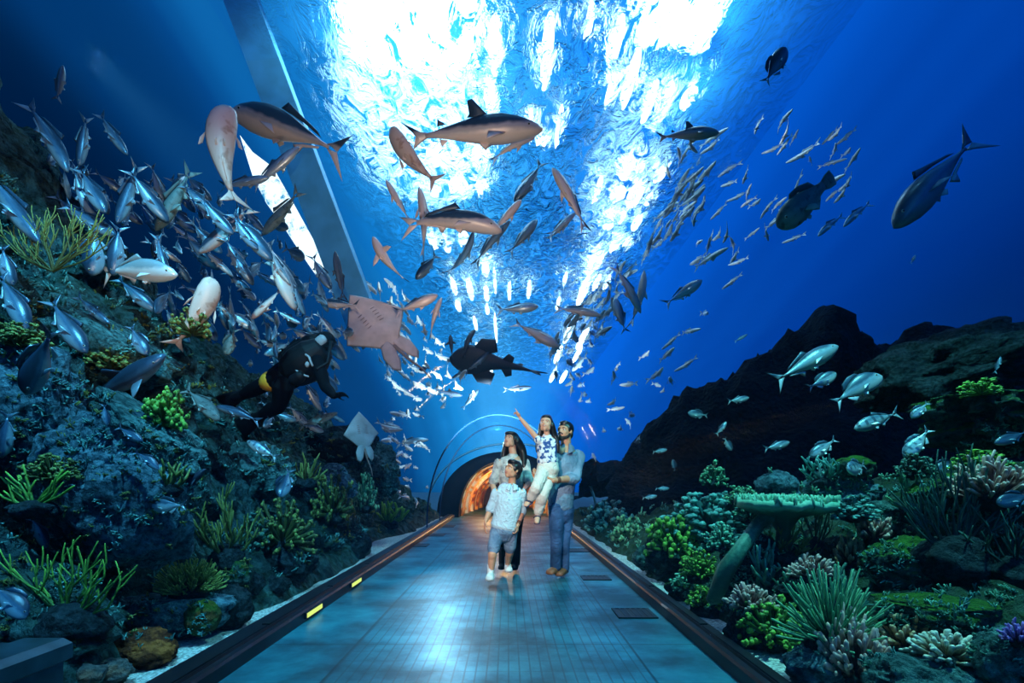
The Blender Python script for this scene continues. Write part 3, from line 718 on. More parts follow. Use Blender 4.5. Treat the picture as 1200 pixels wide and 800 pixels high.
coral('finger', 9, 996, 662, 36, 40, 'orange', 'small orange brown finger coral left of the squarish mossy rock', 3.5, n=26, thick=.085)
coral('finger', 10, 1024, 632, 40, 30, 'pink', 'pink finger coral growing on the face of the round teal rock', 3.3, n=26, thick=.09)
coral('stag', 11, 1120, 655, 165, 135, 'dark', 'wide dark green sea fan with thin radiating branches on the right', 2.75, n=17, levels=3, thick=.02, planar=True, name='sea_fan', wander=.12)
coral('stag', 12, 1188, 672, 100, 95, 'dark', 'thin dark green branching coral at the right edge under the blue fish', 2.6, n=9, levels=3, thick=.025)
coral('finger', 13, 1160, 585, 104, 58, 'pink', 'pink tipped finger coral high at the right edge above the sea fan', 2.85, n=70, thick=.042)
coral('stag', 14, 1070, 602, 50, 54, 'green', 'green branching coral between the round teal rock and the pink tipped coral', 3.2, n=7, levels=3, thick=.05)
coral('table', 15, 918, 596, 104, 18, 'sea', 'flat green table coral spreading above the dark hollow rock', 3.6)
coral('stag', 16, 985, 706, 84, 46, 'dark', 'dark green branching coral right of the big green anemone', 3.3, n=9, levels=2, thick=.06)
coral('stag', 17, 922, 655, 70, 44, 'olive', 'olive branching coral below the table coral', 3.9, n=9, levels=3, thick=.045)
coral('stag', 18, 955, 640, 40, 60, 'green', 'thin green branching coral below the right end of the table coral', 4.0, n=6, levels=3, thick=.05)
coral('bush', 19, 835, 625, 124, 50, 'teal', 'wide teal bush coral left of the table coral', 5.2, n=90, ball=.11)
coral('bush', 20, 762, 646, 70, 44, 'lime', 'yellow green bush coral behind the right kerb, right of the man', None, n=60)
coral('bush', 21, 706, 618, 62, 34, 'teal', 'pale teal bush coral just behind the man at the far right kerb', None, n=60)
coral('bush', 22, 808, 655, 66, 44, 'sea', 'sea green bush coral right of the yellow green bush', None, n=60)
coral('bush', 23, 846, 640, 44, 30, 'sea', 'small sea green bush coral left of the thick coral trunk', None, n=50)
coral('bush', 24, 818, 676, 50, 34, 'lime', 'bright lime mound coral beside the thick coral trunk', 4.1, n=70, ball=.09, up=.1)
coral('bush', 25, 812, 712, 56, 26, 'lime', 'bright lime mound coral capping the dark rock by the right kerb', 4.1, n=60, ball=.10, up=.15)
coral('bush', 26, 836, 566, 38, 28, 'green', 'dull green far bush coral under the dark reef hump', 5.6, n=40)
coral('bush', 27, 868, 588, 44, 20, 'green', 'green bush coral behind the left end of the table coral', 5.0, n=40)
coral('bush', 28, 735, 632, 44, 30, 'green', 'small dark green bush coral between the pale teal bush and the yellow green one', None, n=40)
coral('stag', 29, 965, 566, 56, 34, 'teal', 'teal branching coral behind the blue craggy rock', 3.9, n=8, levels=3, thick=.05)
coral('bush', 30, 1072, 556, 50, 26, 'dark', 'dark green bush coral left of the pink tipped coral', 3.2, n=50)
coral('bush', 31, 1150, 462, 52, 20, 'lime', 'bright green tuft on top of the teal rock shelf at the right edge', 3.1, n=40, base=False)
coral('bush', 32, 1145, 548, 70, 22, 'lime', 'green mossy coral below the teal rock shelf', 3.05, n=50)
coral('finger', 33, 1192, 752, 36, 28, 'purple', 'small purple coral in the lower right corner', 2.15, n=26, thick=.08)
coral('bush', 34, 790, 690, 40, 20, 'sea', 'small green cap of coral on the teal topped rock by the right kerb', None, n=40, base=False)
coral('bush', 35, 880, 610, 50, 22, 'sea', 'green bush coral under the left end of the table coral', 4.0, n=40)
coral('bush', 36, 1000, 606, 60, 26, 'teal', 'low teal coral crust between the blue craggy rock and the round teal rock', 3.3, n=50)
# thick coral trunk leaning from the kerb up to the table coral
mb = MB(); P = []
for q in ((836, 700), (850, 668), (870, 640), (888, 614), (903, 602)):
    v = W(*q, min(3.6, hit(*q).y - .16)); v.x = max(v.x, 1.40); P.append(v)
o0 = P[0]
mb.tube([q - o0 for q in P], [.050, .060, .050, .048, .056], 14, t=[.35, .2, .45, .3, .5])
mb.v = [tuple(Vector(v) + .02 * noise.noise_vector(Vector(v) * 16)) for v in mb.v]
o = link('coral_trunk', mb.mesh('coral_trunk', CM['sea'])); o.location = o0; thing(o, 'thick leaning mossy coral trunk reaching up to the green table coral', 'coral')
# left garden
coral('stag', 41, 78, 728, 170, 100, 'lime', 'big green antler coral with thick blunt branches at the lower left', 2.8, n=9, levels=3, thick=.019, planar=True, wander=.16)
coral('finger', 42, 222, 694, 84, 46, 'olive', 'round coral with pale tipped stubby branches on the flat blue rock', 3.35, n=150, thick=.021)
coral('stag', 43, 266, 654, 84, 90, 'olive', 'tall olive green branching coral right of the large pale blue boulder', 3.9, n=10, levels=3, thick=.032)
coral('bush', 44, 334, 640, 84, 58, 'olive', 'yellow green spotted bush coral in the middle of the left reef', 5.0, n=60, ball=.07)
coral('stag', 45, 62, 318, 135, 84, 'olive', 'dark olive sea fan high on the left reef between the fish', 3.6, n=14, levels=3, thick=.014, planar=True, name='sea_fan', base=False)
coral('bush', 46, 132, 432, 56, 26, 'olive', 'olive tuft on the teal slab above the blue striped shark', 3.9, n=40, base=False)
coral('bush', 47, 192, 498, 52, 46, 'lime', 'bright green tuft on the slanting ledge right of the blue striped shark', 3.9, n=50, base=False)
coral('stag', 48, 198, 574, 56, 40, 'olive', 'olive branching tuft above the large pale blue boulder\'s right side', 3.4, n=9, levels=2, thick=.05)
coral('stag', 49, 360, 566, 48, 36, 'olive', 'olive branching coral right of the hovering round fish', 5.2, n=9, levels=2, thick=.05)
coral('bush', 50, 390, 604, 54, 50, 'olive', 'olive bush coral on the left reef near the far rounded boulder', 6.2, n=50, ball=.08)
coral('bush', 51, 428, 592, 34, 40, 'green', 'small green bush coral beside the far rounded boulder', 7.2, n=40)
coral('stag', 52, 457, 614, 46, 28, 'lime', 'bright green low coral on the far white gravel by the left kerb', None, n=10, levels=2, thick=.07)
coral('stag', 53, 40, 596, 110, 52, 'lime', 'thin green spreading coral at the left edge above the antler coral', 2.6, n=9, levels=2, thick=.03, planar=True)
coral('bush', 54, 60, 560, 60, 30, 'olive', 'olive tuft on the rough rock wall at the left edge', 2.7, n=50, base=False)
coral('bush', 55, 225, 392, 56, 34, 'olive', 'olive tuft behind the pink fish that swims down on the left', 4.2, n=40, base=False)
coral('bush', 56, 20, 405, 70, 30, 'olive', 'green tuft at the left edge above the head down silver fish', 3.0, n=50, base=False)
coral('bush', 57, 300, 640, 50, 36, 'dark', 'dark green bush coral between the tall olive coral and the spotted bush', 4.6, n=40)
# machinery ledge, lower left
mb = MB(); mb.loft([[Vector((-2.5, yy, 0)), Vector((-1.84, yy, 0)), Vector((-1.84, yy, .33)), Vector((-1.80, yy, .35)), Vector((-1.80, yy, .41)), Vector((-1.84, yy, .43)), Vector((-2.0, yy, .43)), Vector((-2.02, yy, .41)), Vector((-2.5, yy, .41))] for yy in (1.0, 2.12)])
thing(link('steel_ledge', mb.mesh('steel_ledge', M_steel, False)), 'low blue grey steel ledge in the lower left corner below the antler coral', 'ledge')

# turf of small algae clumps and encrusting growth: far too many to count
def turf(name, m, n, poly, seed, size, label, bvhs):
    rng = random.Random(seed); mb = MB(); xs = [q[0] for q in poly]; ys = [q[1] for q in poly]; k_ = 0; tr = 0
    while k_ < n and tr < n * 12:
        tr += 1; x, y = rng.uniform(min(xs), max(xs)), rng.uniform(min(ys), max(ys))
        c = False; j = len(poly) - 1
        for i in range(len(poly)):
            if (poly[i][1] > y) != (poly[j][1] > y) and x < (poly[j][0] - poly[i][0]) * (y - poly[i][1]) / (poly[j][1] - poly[i][1]) + poly[i][0]: c = not c
            j = i
        if not c or noise.noise(Vector((x * .02, y * .02, seed))) < -.05: continue
        d = (W(x, y, 1.0) - CAM).normalized(); best = None
        for b in bvhs:
            h = b.ray_cast(CAM, d)
            if h[0] is not None and (best is None or h[3] < best[3]): best = h
        if best is None or best[0].z < .10 or abs(best[0].x - GX) < 1.62: continue
        P = best[0]; nn = best[1].normalized(); nn = nn if nn.dot(d) < 0 else -nn
        r = rng.uniform(*size) * P.y / 600; t = rng.uniform(.0, .5)
        for q in range(rng.randint(3, 6)):
            dv = (nn + Vector((rng.uniform(-1, 1), rng.uniform(-1, 1), rng.uniform(-.4, 1)))).normalized(); o = P + Vector((rng.uniform(-1, 1), rng.uniform(-1, 1), rng.uniform(-.5, .5))) * r * .5
            mb.tube([o - dv * r * .2, o + dv * r * rng.uniform(.5, 1.1)], [r * .16, r * .13], 5, t=[t, t + rng.uniform(.2, .6)])
        k_ += 1
    o = link(name, mb.mesh(name, m)); o['kind'] = 'stuff'; o['label'] = label; o['category'] = 'algae'
LB, RB = [BVH[0]] + BVH[5:], [BVH[1]] + BVH[5:]
LPOLY = [(0, 200), (90, 300), (200, 380), (300, 470), (470, 540), (470, 610), (300, 690), (250, 760), (0, 760)]
turf('algae_turf', CM['teal'], 1100, LPOLY, 3, (2.5, 7), 'teal crust of tiny growths covering the left reef rocks', LB)
turf('algae_tufts', CM['olive'], 420, LPOLY, 9, (2.5, 7), 'olive green algae tufts dotted over the left reef', LB)
RPOLY = [(680, 590), (760, 590), (900, 540), (1060, 560), (1200, 460), (1200, 780), (930, 790), (800, 720), (690, 640)]
turf('algae_turf', CM['sea'], 800, RPOLY, 5, (2.5, 7), 'sea green crust of tiny growths covering the right reef rocks', RB)
turf('algae_tufts', CM['teal'], 400, RPOLY, 6, (2.5, 7), 'teal algae tufts dotted between the corals on the right', RB)

# ------------------------------------------------------------------ fish
def fish_mb(kind='jack', bl=0., bv=0., s_bend=0.):
    """unit-length fish, head to +X, back to +Z; bl / bv bend it sideways / in its own plane"""
    K = {  # s (0 snout..1 tail root): half height, half width
        'jack':   ([0, .03, .10, .22, .36, .50, .65, .80, .92, 1], [.012, .045, .085, .125, .145, .140, .108, .062, .026, .018], [.010, .03, .052, .070, .075, .070, .052, .030, .013, .009]),
        'slim':   ([0, .03, .10, .22, .36, .50, .65, .80, .92, 1], [.010, .028, .052, .078, .090, .088, .070, .042, .020, .014], [.010, .024, .042, .058, .062, .058, .044, .026, .012, .009]),
        'tuna':   ([0, .03, .10, .22, .36, .50, .65, .80, .92, 1], [.010, .040, .075, .110, .125, .115, .082, .044, .018, .013], [.010, .034, .062, .088, .096, .088, .062, .034, .018, .014]),
        'needle': ([0, .03, .10, .22, .36, .50, .65, .80, .92, 1], [.010, .022, .038, .052, .058, .056, .046, .028, .014, .010], [.008, .018, .030, .040, .044, .042, .032, .020, .010, .007]),
        'shark':  ([0, .03, .10, .22, .36, .50, .65, .80, .92, 1], [.012, .030, .055, .082, .098, .092, .070, .042, .022, .014], [.014, .036, .064, .086, .092, .082, .058, .032, .016, .010]),
        'bream':  ([0, .03, .10, .22, .36, .50, .65, .80, .92, 1], [.020, .065, .120, .172, .190, .178, .135, .075, .034, .026], [.012, .034, .058, .074, .078, .070, .050, .028, .013, .009]),
        'grouper':([0, .03, .10, .22, .36, .50, .65, .80, .92, 1], [.040, .085, .135, .180, .195, .185, .150, .105, .075, .065], [.034, .066, .100, .125, .128, .112, .082, .052, .030, .020]),
        'guitar': ([0, .03, .10, .22, .36, .50, .65, .80, .92, 1], [.010, .026, .042, .056, .060, .052, .038, .024, .014, .010], [.020, .060, .115, .165, .150, .092, .056, .034, .018, .010]),
        'wide':   ([0, .03, .10, .22, .36, .50, .65, .80, .92, 1], [.014, .040, .066, .085, .09, .082, .066, .044, .030, .022], [.045, .085, .115, .135, .135, .12, .092, .06, .034, .022]),
        'long':   ([0, .03, .10, .22, .36, .50, .65, .80, .92, 1], [.014, .040, .066, .088, .098, .094, .076, .050, .032, .022], [.014, .036, .058, .074, .080, .074, .056, .034, .018, .012]),
    }[kind]
    mb = MB(); N = 16; M = 16; rings = []
    for i in range(N):
        s = (i / (N - 1)) ** 1.15; h = float(np.interp(s, K[0], K[1])); w = float(np.interp(s, K[0], K[2]))
        x = .5 - s * .83; cz = -.012 * math.sin(math.pi * s) if kind != 'guitar' else 0
        rings.append([Vector((x, w * math.sin(a) * (1 - .12 * abs(math.cos(a))), cz + h * math.cos(a) * (1 if math.cos(a) > 0 else .96))) for a in [2 * math.pi * j / M for j in range(M)]])
    mb.loft(rings)
    tw = {'jack': .17, 'slim': .12, 'tuna': .17, 'shark': .12, 'bream': .15, 'grouper': .13, 'guitar': .06, 'long': .11, 'wide': .15, 'needle': .085}[kind]
    V = Vector
    if kind in ('shark', 'guitar'):   # unequal tail lobes
        mb.slab([V((-.30, 0, .012)), V((-.36, 0, .03)), V((-.50, 0, tw)), V((-.47, 0, tw * .85)), V((-.40, 0, .01)), V((-.43, 0, -tw * .55)), V((-.36, 0, -.03)), V((-.30, 0, -.012))], .012)
    elif kind == 'wide':
        for s_ in (1, -1): mb.slab([V((-.30, 0, 0)), V((-.36, .035 * s_, .02 * s_)), V((-.48, tw * s_, .08 * s_)), V((-.455, tw * .5 * s_, .04 * s_)), V((-.42, 0, 0))], .014)
    elif kind == 'grouper':
        mb.slab([V((-.30, 0, .06)), V((-.40, 0, .10)), V((-.50, 0, .11)), V((-.52, 0, 0)), V((-.50, 0, -.11)), V((-.40, 0, -.10)), V((-.30, 0, -.06))], .014)
    else:
        mb.slab([V((-.31, 0, .012)), V((-.36, 0, .045)), V((-.50, 0, tw)), V((-.455, 0, tw * .55)), V((-.405, 0, 0)), V((-.36, 0, .012))], .010)
        mb.slab([V((-.31, 0, -.012)), V((-.36, 0, -.012)), V((-.405, 0, 0)), V((-.455, 0, -tw * .55)), V((-.50, 0, -tw)), V((-.36, 0, -.045))], .010)
    hh = float(np.interp(.45, K[0], K[1]))
    if kind == 'shark':
        mb.slab([V((.12, 0, hh * .80)), V((.02, 0, hh + .08)), V((-.015, 0, hh + .07)), V((-.01, 0, hh * .9)), V((-.03, 0, hh * .7))], .016)
        mb.slab([V((-.18, 0, .045)), V((-.235, 0, .085)), V((-.24, 0, .04))], .008)
        mb.slab([V((-.17, 0, -.05)), V((-.225, 0, -.085)), V((-.235, 0, -.035))], .008)
    elif kind == 'guitar':
        for xx in (-.06, -.2): mb.slab([V((xx + .06, 0, .03)), V((xx - .01, 0, .10)), V((xx - .04, 0, .09)), V((xx - .02, 0, .02))], .010)
    elif kind in ('bream', 'grouper'):
        mb.slab([V((.22, 0, hh * .82)), V((.15, 0, hh + .045)), V((.0, 0, hh + .05)), V((-.16, 0, hh * .75 + .04)), V((-.23, 0, hh * .35)), V((-.12, 0, hh * .5)), V((.05, 0, hh * .9))], .012)
        mb.slab([V((-.04, 0, -hh * .9)), V((-.12, 0, -hh - .03)), V((-.21, 0, -hh * .6)), V((-.22, 0, -hh * .35))], .010)
    else:
        mb.slab([V((.10, 0, hh * .92)), V((.05, 0, hh + .045)), V((.0, 0, hh + .022)), V((-.22, 0, .062)), V((-.26, 0, .03)), V((-.10, 0, hh * .6))], .010)
        mb.slab([V((-.04, 0, -hh * .86)), V((-.085, 0, -hh - .04)), V((-.12, 0, -hh * .8)), V((-.25, 0, -.05)), V((-.26, 0, -.03)), V((-.12, 0, -hh * .6))], .010)
    pw = float(np.interp(.30, K[0], K[2])); ph = -.25 * float(np.interp(.30, K[0], K[1]))
    for sy in (-1, 1):   # pectoral and pelvic fins
        if kind in ('shark',):
            mb.slab([V((.24, sy * pw * .8, ph * 1.6)), V((.17, sy * (pw + .10), ph * 2 - .02)), V((.09, sy * (pw + .15), ph * 2 - .05)), V((.11, sy * (pw + .05), ph * 1.9)), V((.13, sy * pw * .7, ph * 1.7))], .014)
        elif kind == 'guitar': 
            mb.slab([V((.30, sy * .10, 0)), V((.20, sy * .24, -.005)), V((.06, sy * .25, -.01)), V((.03, sy * .12, 0)), V((.12, sy * .08, 0))], .03)
            mb.slab([V((-.02, sy * .05, 0)), V((-.08, sy * .13, -.01)), V((-.14, sy * .10, -.01)), V((-.13, sy * .03, 0))], .016)
            continue
        elif kind == 'grouper':
            mb.slab([V((.18, sy * pw * .95, ph)), V((.12, sy * (pw + .07), ph - .06)), V((.04, sy * (pw + .09), ph - .09)), V((.03, sy * (pw + .05), ph - .02)), V((.10, sy * pw * .95, ph + .03))], .012)
        else:
            mb.slab([V((.21, sy * pw * .93, ph)), V((.12, sy * (pw + .035), ph - .035)), V((.03, sy * (pw + .05), ph - .06)), V((.09, sy * (pw + .015), ph - .0))], .008)
        mb.slab([V((.13, sy * .02, -hh * .9)), V((.09, sy * .045, -hh - .035)), V((.05, sy * .04, -hh * 1.05)), V((.05, sy * .02, -hh * .88))], .008)
    def bend(q):
        x = q[0]; return (x, q[1] + bl * (x * x - .06) + s_bend * math.sin(x * 5.5) * .1, q[2] + bv * (x * x - .06))
    mb.v = [bend(q) for q in mb.v]
    ex = .40 if kind != 'grouper' else .41; s = .5 - ex
    sw = float(np.interp(s / .83, K[0], K[2])); sh = float(np.interp(s / .83, K[0], K[1]))
    eyes = [bend((ex, sy * sw * .86, sh * .32)) for sy in (-1, 1)]
    return mb, eyes, max(.010, sh * .17)

M_eye = plain('fish_eye', (.004, .004, .006), .15)
M_eyering = plain('fish_eye_ring', (.55, .55, .45), .3)
FM = {
 'silver': fish_mat('skin_silver', (.62, .70, .72), (.34, .46, .52), (.05, .10, .15), lo=-.13, hi=.13),
 'steel':  fish_mat('skin_steel_blue', (.20, .32, .40), (.05, .12, .20), (.02, .05, .09), rough=.30, metal=.2, lo=-.11, hi=.11),
 'pink':   fish_mat('skin_pink', (.88, .66, .56), (.80, .56, .46), (.42, .34, .34), rough=.45, metal=.05, lo=-.12, hi=.12, spots=.55, spotcol=(.42, .17, .08), spotscale=9),
 'belly':  fish_mat('skin_dark_pale_belly', (.84, .66, .58), (.46, .42, .44), (.025, .055, .10), rough=.4, metal=.1, lo=-.07, hi=.07),
 'bars':   fish_mat('skin_barred', (.62, .72, .72), (.42, .56, .60), (.12, .22, .28), lo=-.14, hi=.14, stripe=.8, spotcol=(.03, .07, .11)),
 'teal':   fish_mat('skin_grouper', (.22, .34, .32), (.11, .19, .19), (.05, .09, .09), rough=.55, metal=.05, lo=-.18, hi=.18, spots=.7, spotcol=(.02, .04, .04), spotscale=11),
 'black':  fish_mat('skin_dark', (.05, .08, .12), (.03, .05, .09), (.012, .02, .04), rough=.6, metal=0, lo=-.1, hi=.1),
 'white':  fish_mat('skin_white', (.90, .92, .88), (.78, .84, .84), (.30, .42, .46), rough=.3, metal=.15, lo=-.12, hi=.12),
}
def orient(P, ang, roll, pd):
    a = R(ang); ray = (P - CAM).normalized()
    f = Vector((math.cos(a), 0, math.sin(a))) * math.cos(R(pd)) + ray * math.sin(R(pd)); f.normalize()
    up = Vector((-math.sin(a), 0, math.cos(a)))
    if up.z < 0 or (abs(up.z) < 1e-3 and up.x > 0): up = -up
    aw = (ray - f * ray.dot(f)).normalized(); up = (up - f * up.dot(f)); up = (up - aw * up.dot(aw)).normalized()
    d = up * math.cos(R(roll)) + aw * math.sin(R(roll)); d.normalize()
    lat = d.cross(f)
    return Matrix((f, lat, d)).transposed().to_4x4()
FL_ = {}
def fish_parts(kind, m, bl, bv, sb=0.):
    key = (kind, m, round(bl, 2), round(bv, 2), round(sb, 2))
    if key not in FL_:
        mb, eyes, er = fish_mb(kind, bl, bv, sb); me = mb.mesh('fish_body', FM[m]); es = []
        for e in eyes:
            q = MB(); s = math.copysign(1, e[1] if abs(e[1]) > .005 else (1 if len(es) else -1)); q.ball((0, 0, 0), (er, er * .45, er)); q.m = 1; q.ball((0, s * er * .25, 0), (er * .62, er * .45, er * .62)); es.append((q.mesh('eye', [M_eyering, M_eye]), e))
        FL_[key] = (me, es)
    return FL_[key]
def fish(px, py, lpx, ang, Y, kind, m, label, roll=0, pd=0, bl=0., bv=0., sb=0., name='fish', cat='fish', group=None, eyes=True):
    dr = (W(px, py, 1.0) - CAM).normalized()
    for b in BVH:     # keep clear of the reef
        h = b.ray_cast(CAM, dr)
        if h[0] is not None: Y = min(Y, h[0].y - .12 - lpx / 600 * Y * .32)
    v_ = (VPY - py) / 600; e_ = lpx / 600 * .22
    if abs(W(px, py, Y).x - GX) < 1.55 and v_ > .02: Y = max(Y, 1.68 / max(v_ - e_, .08))    # above the acrylic, not in it
    if W(px, py, Y).z < 2.4: 
        u_ = abs((px - VPX) / 600) - lpx / 600 * .3
        if u_ > .2: Y = max(Y, (1.82 if px < VPX else 1.45) / u_)
    P = W(px, py, Y); L = lpx / 600 * Y / max(.25, math.cos(R(pd)))
    me, es = fish_parts(kind, m, bl, bv, sb)
    o = link(name, me); o.matrix_world = Matrix.Translation(P) @ orient(P, ang, roll, pd) @ Matrix.Scale(L, 4)
    if eyes:
        for em, e in es: q = link('eye', em, o); q.location = e
    return thing(o, label, cat, group)

SH = dict(name='shark', cat='shark')
# --- over the tunnel
fish(553, 153, 166, 5, 6.2, 'shark', 'belly', 'large grey shark with pinkish belly swimming right at the top centre', roll=8, bv=-.16, **SH)
fish(600, 172, 62, 30, 6.6, 'slim', 'belly', 'slim dark fish with pale belly tucked under the large top shark', roll=60, bl=.3)
fish(528, 259, 120, -1, 6.4, 'long', 'belly', 'arched dark fish with pink belly and forked tail below the top shark', roll=6, bv=-.42)
fish(805, 157, 76, 6, 7.0, 'shark', 'belly', 'dark shark with pale face turning right above the right lamps', roll=20, bv=-.15, **SH)
fish(455, 306, 66, 128, 6.6, 'shark', 'belly', 'small pale bellied shark with spread fins pointing up to the left', roll=75, bl=.25, **SH)
fish(340, 152, 148, 158, 7.0, 'tuna', 'belly', 'long blue backed tuna with forked tail at the upper left of the bright water', roll=4, bv=-.22)
fish(485, 187, 86, 132, 7.4, 'wide', 'pink', 'pale pinkish fish slanting behind the tail of the top shark', roll=60, bl=.2)
fish(467, 236, 58, 120, 7.0, 'slim', 'belly', 'slim dark fish pointing up left of the arched fish', roll=60)
fish(496, 262, 86, 92, 7.2, 'slim', 'belly', 'dark fish heading straight up behind the tail of the arched fish', roll=80, bl=-.2)
fish(592, 255, 56, 48, 6.9, 'long', 'belly', 'dark fish with pale belly at the nose of the arched fish', roll=55)
fish(575, 284, 70, 52, 7.2, 'slim', 'steel', 'blue fish sloping down under the nose of the arched fish', roll=50, bl=.2)
fish(541, 300, 62, 56, 7.6, 'slim', 'steel', 'curved slim blue fish below the belly of the arched fish', roll=55, bl=-.5)
fish(500, 312, 40, 230, 8.0, 'jack', 'steel', 'short blue fish heading down left under the upright dark fish')
fish(669, 233, 86, 118, 6.4, 'slim', 'belly', 'dark slender fish with pale belly pointing up left of the right lamps', roll=55, bl=-.15)
fish(620, 212, 60, 235, 8.0, 'tuna', 'steel', 'pale blue fish heading down right of the top shark', roll=40)
fish(658, 263, 44, 40, 8.0, 'slim', 'silver', 'small silver fish crossing beside the slender dark fish right of centre', roll=30)
fish(612, 278, 54, 50, 8.4, 'tuna', 'steel', 'blue fish right of the arched fish heading up right', roll=45)
fish(655, 268, 38, 45, 9.0, 'tuna', 'silver', 'small pale fish right of the blue pair at centre', roll=40)
fish(800, 343, 54, 33, 6.8, 'tuna', 'belly', 'tuna with dark back and white belly right of the right hand lamps', roll=25)
fish(736, 337, 66, 300, 7.0, 'slim', 'belly', 'dark slim fish heading down right, upper one of the crossed pair', roll=50, bl=.2)
fish(748, 352, 70, 75, 7.3, 'slim', 'belly', 'dark slim fish heading up, longer one of the crossed pair right of centre', roll=60, bl=-.2)
fish(727, 370, 44, 108, 7.6, 'jack', 'silver', 'pale fish standing upright below the crossed dark pair', roll=30)
fish(677, 364, 56, -8, 7.4, 'slim', 'belly', 'grey fish with pale belly swimming right under the right lamp row', roll=30, bv=-.2)
fish(628, 391, 62, -28, 7.4, 'tuna', 'belly', 'pale bellied fish sloping down right above the dark guitarfish', roll=50, bv=-.1)
fish(606, 361, 50, 5, 8.0, 'tuna', 'silver', 'small silver fish level at centre above the sloping pale fish', roll=30)
fish(509, 373, 52, 75, 6.6, 'slim', 'belly', 'narrow dark fish standing almost upright right of the big pale ray', roll=80, bl=.2)
fish(487, 356, 56, 22, 6.4, 'tuna', 'belly', 'fish with white belly just right of the top of the big pale ray', roll=40)
fish(399, 356, 46, 175, 6.0, 'tuna', 'belly', 'dark backed fish just left of the big pale ray')
fish(529, 407, 30, 95, 8.5, 'shark', 'black', 'small dark shark hanging upright below the narrow fish at centre', roll=70, **SH)
fish(548, 402, 38, 70, 8.6, 'long', 'black', 'small curved dark fish right of the small upright shark', roll=50, bl=.5)
fish(558, 425, 40, 40, 9.0, 'slim', 'steel', 'slim blue fish left of the dark guitarfish')
fish(525, 460, 34, -12, 8.6, 'shark', 'black', 'small dark shark low at centre left of the pointing girl', roll=20, **SH)
fish(497, 432, 12, 190, 9.0, 'bream', 'black', 'tiny dark round fish in the bright water low left of centre', eyes=False)
fish(551, 468, 30, 50, 9.0, 'long', 'steel', 'small blue fish above the tunnel mouth at centre', roll=30)
fish(585, 427, 118, 170, 7.7, 'guitar', 'black', 'dark guitarfish with spread fins and long tail above the family', roll=62, bl=-.18, name='guitarfish', cat='ray')
fish(540, 437, 24, 210, 9.5, 'slim', 'steel', 'short blue fish left of the dark guitarfish and below the small shark')
fish(606, 455, 34, 5, 9.0, 'slim', 'black', 'dark slim fish level under the tail of the guitarfish')
# --- left side, in front of the reef
fish(263, 183, 122, 97, 4.6, 'wide', 'pink', 'pink long fish rising with its mouth up and tail flared below, upper left', roll=88, bl=.35)
fish(329, 318, 94, 294, 5.2, 'jack', 'belly', 'silver fish with broad pink belly diving right of the reef on the left', roll=40, bl=.25)
fish(229, 370, 96, 58, 4.2, 'wide', 'pink', 'pink fish with grooved throat rising right above the left reef', roll=80, bl=-.2)
fish(161, 317, 92, 0, 4.0, 'jack', 'white', 'white silver fish swimming level to the right on the left side', bv=-.25)
fish(138, 449, 128, 30, 3.8, 'shark', 'steel', 'blue striped shark rising to the right over the left reef', roll=-20, bl=.12, **SH)
fish(46, 422, 86, 248, 3.4, 'bream', 'steel', 'blue silver fish with head down at the far left beside the teal slab', roll=-35, bl=.1)
fish(14, 240, 112, 306, 3.6, 'slim', 'steel', 'long blue edged fish diving right, cut by the left edge in the upper half')
fish(57, 158, 100, 302, 4.2, 'slim', 'steel', 'long dim fish diving right below the dark upper left corner', bv=-.2)
fish(70, 98, 44, 80, 4.6, 'slim', 'steel', 'dim small upright fish nearest the dark upper left corner')
fish(97, 164, 62, 262, 4.3, 'slim', 'steel', 'dim upright fish pointing down left of the pair in the upper left')
fish(132, 156, 62, 304, 4.3, 'slim', 'steel', 'blue edged fish diving right alone in the dark upper left water')
fish(108, 222, 64, 300, 4.2, 'jack', 'steel', 'dark blue fish diving right above the leaf shaped upright fish')
fish(150, 226, 78, 250, 4.3, 'slim', 'steel', 'pale blue ragged fish heading down left of the pink long fish', bl=.3)
fish(205, 232, 88, 240, 4.5, 'slim', 'teal', 'thin green grey fish sloping down left of the pink long fish', bl=-.15)
fish(110, 293, 60, 265, 3.9, 'bream', 'steel', 'leaf shaped blue fish standing head down above the white level fish')
fish(136, 292, 62, 262, 4.0, 'jack', 'steel', 'pear shaped blue fish head down right of the leaf shaped one')
fish(190, 300, 58, 285, 4.3, 'slim', 'steel', 'blue edged fish diving beside the right end of the white level fish')
fish(265, 268, 86, 222, 4.8, 'slim', 'belly', 'dark fish with pale face sloping down left under the pink long fish tail')
fish(330, 248, 72, 230, 5.6, 'slim', 'teal', 'green dark fish sloping down left in front of the bright window', roll=20)
fish(322, 196, 74, 40, 6.0, 'slim', 'silver', 'pale slim fish rising right above the bright window\'s lower end', roll=40)
fish(286, 213, 60, 10, 6.0, 'slim', 'silver', 'thin pale fish level beside the tail of the pink long fish', roll=30)
fish(16, 352, 78, 298, 3.2, 'jack', 'steel', 'blue edged fish diving right at the left edge above the head down silver fish', bv=-.2)
fish(8, 310, 52, 285, 3.3, 'jack', 'steel', 'dark blue fish cut by the left edge left of the dark sea fan')
fish(79, 381, 80, 304, 3.6, 'jack', 'steel', 'smooth blue fish diving right above the teal slab on the left')
fish(108, 362, 54, 320, 3.9, 'slim', 'steel', 'slim blue fish diving right below the white level fish')
fish(162, 398, 42, 300, 4.1, 'bream', 'steel', 'small blue fish on the teal slab left of the lower pink fish')
fish(6, 508, 56, 262, 3.0, 'jack', 'steel', 'small blue fish diving at the left edge beside the rough rock wall')
fish(152, 508, 36, 330, 3.8, 'jack', 'steel', 'small speckled blue fish below the blue striped shark, upper of two')
fish(172, 538, 38, 325, 3.8, 'jack', 'steel', 'small round backed blue fish below the blue striped shark, lower of two', bv=-.3)
fish(124, 486, 28, 280, 3.9, 'jack', 'steel', 'tiny pale blue fish just under the belly of the blue striped shark')
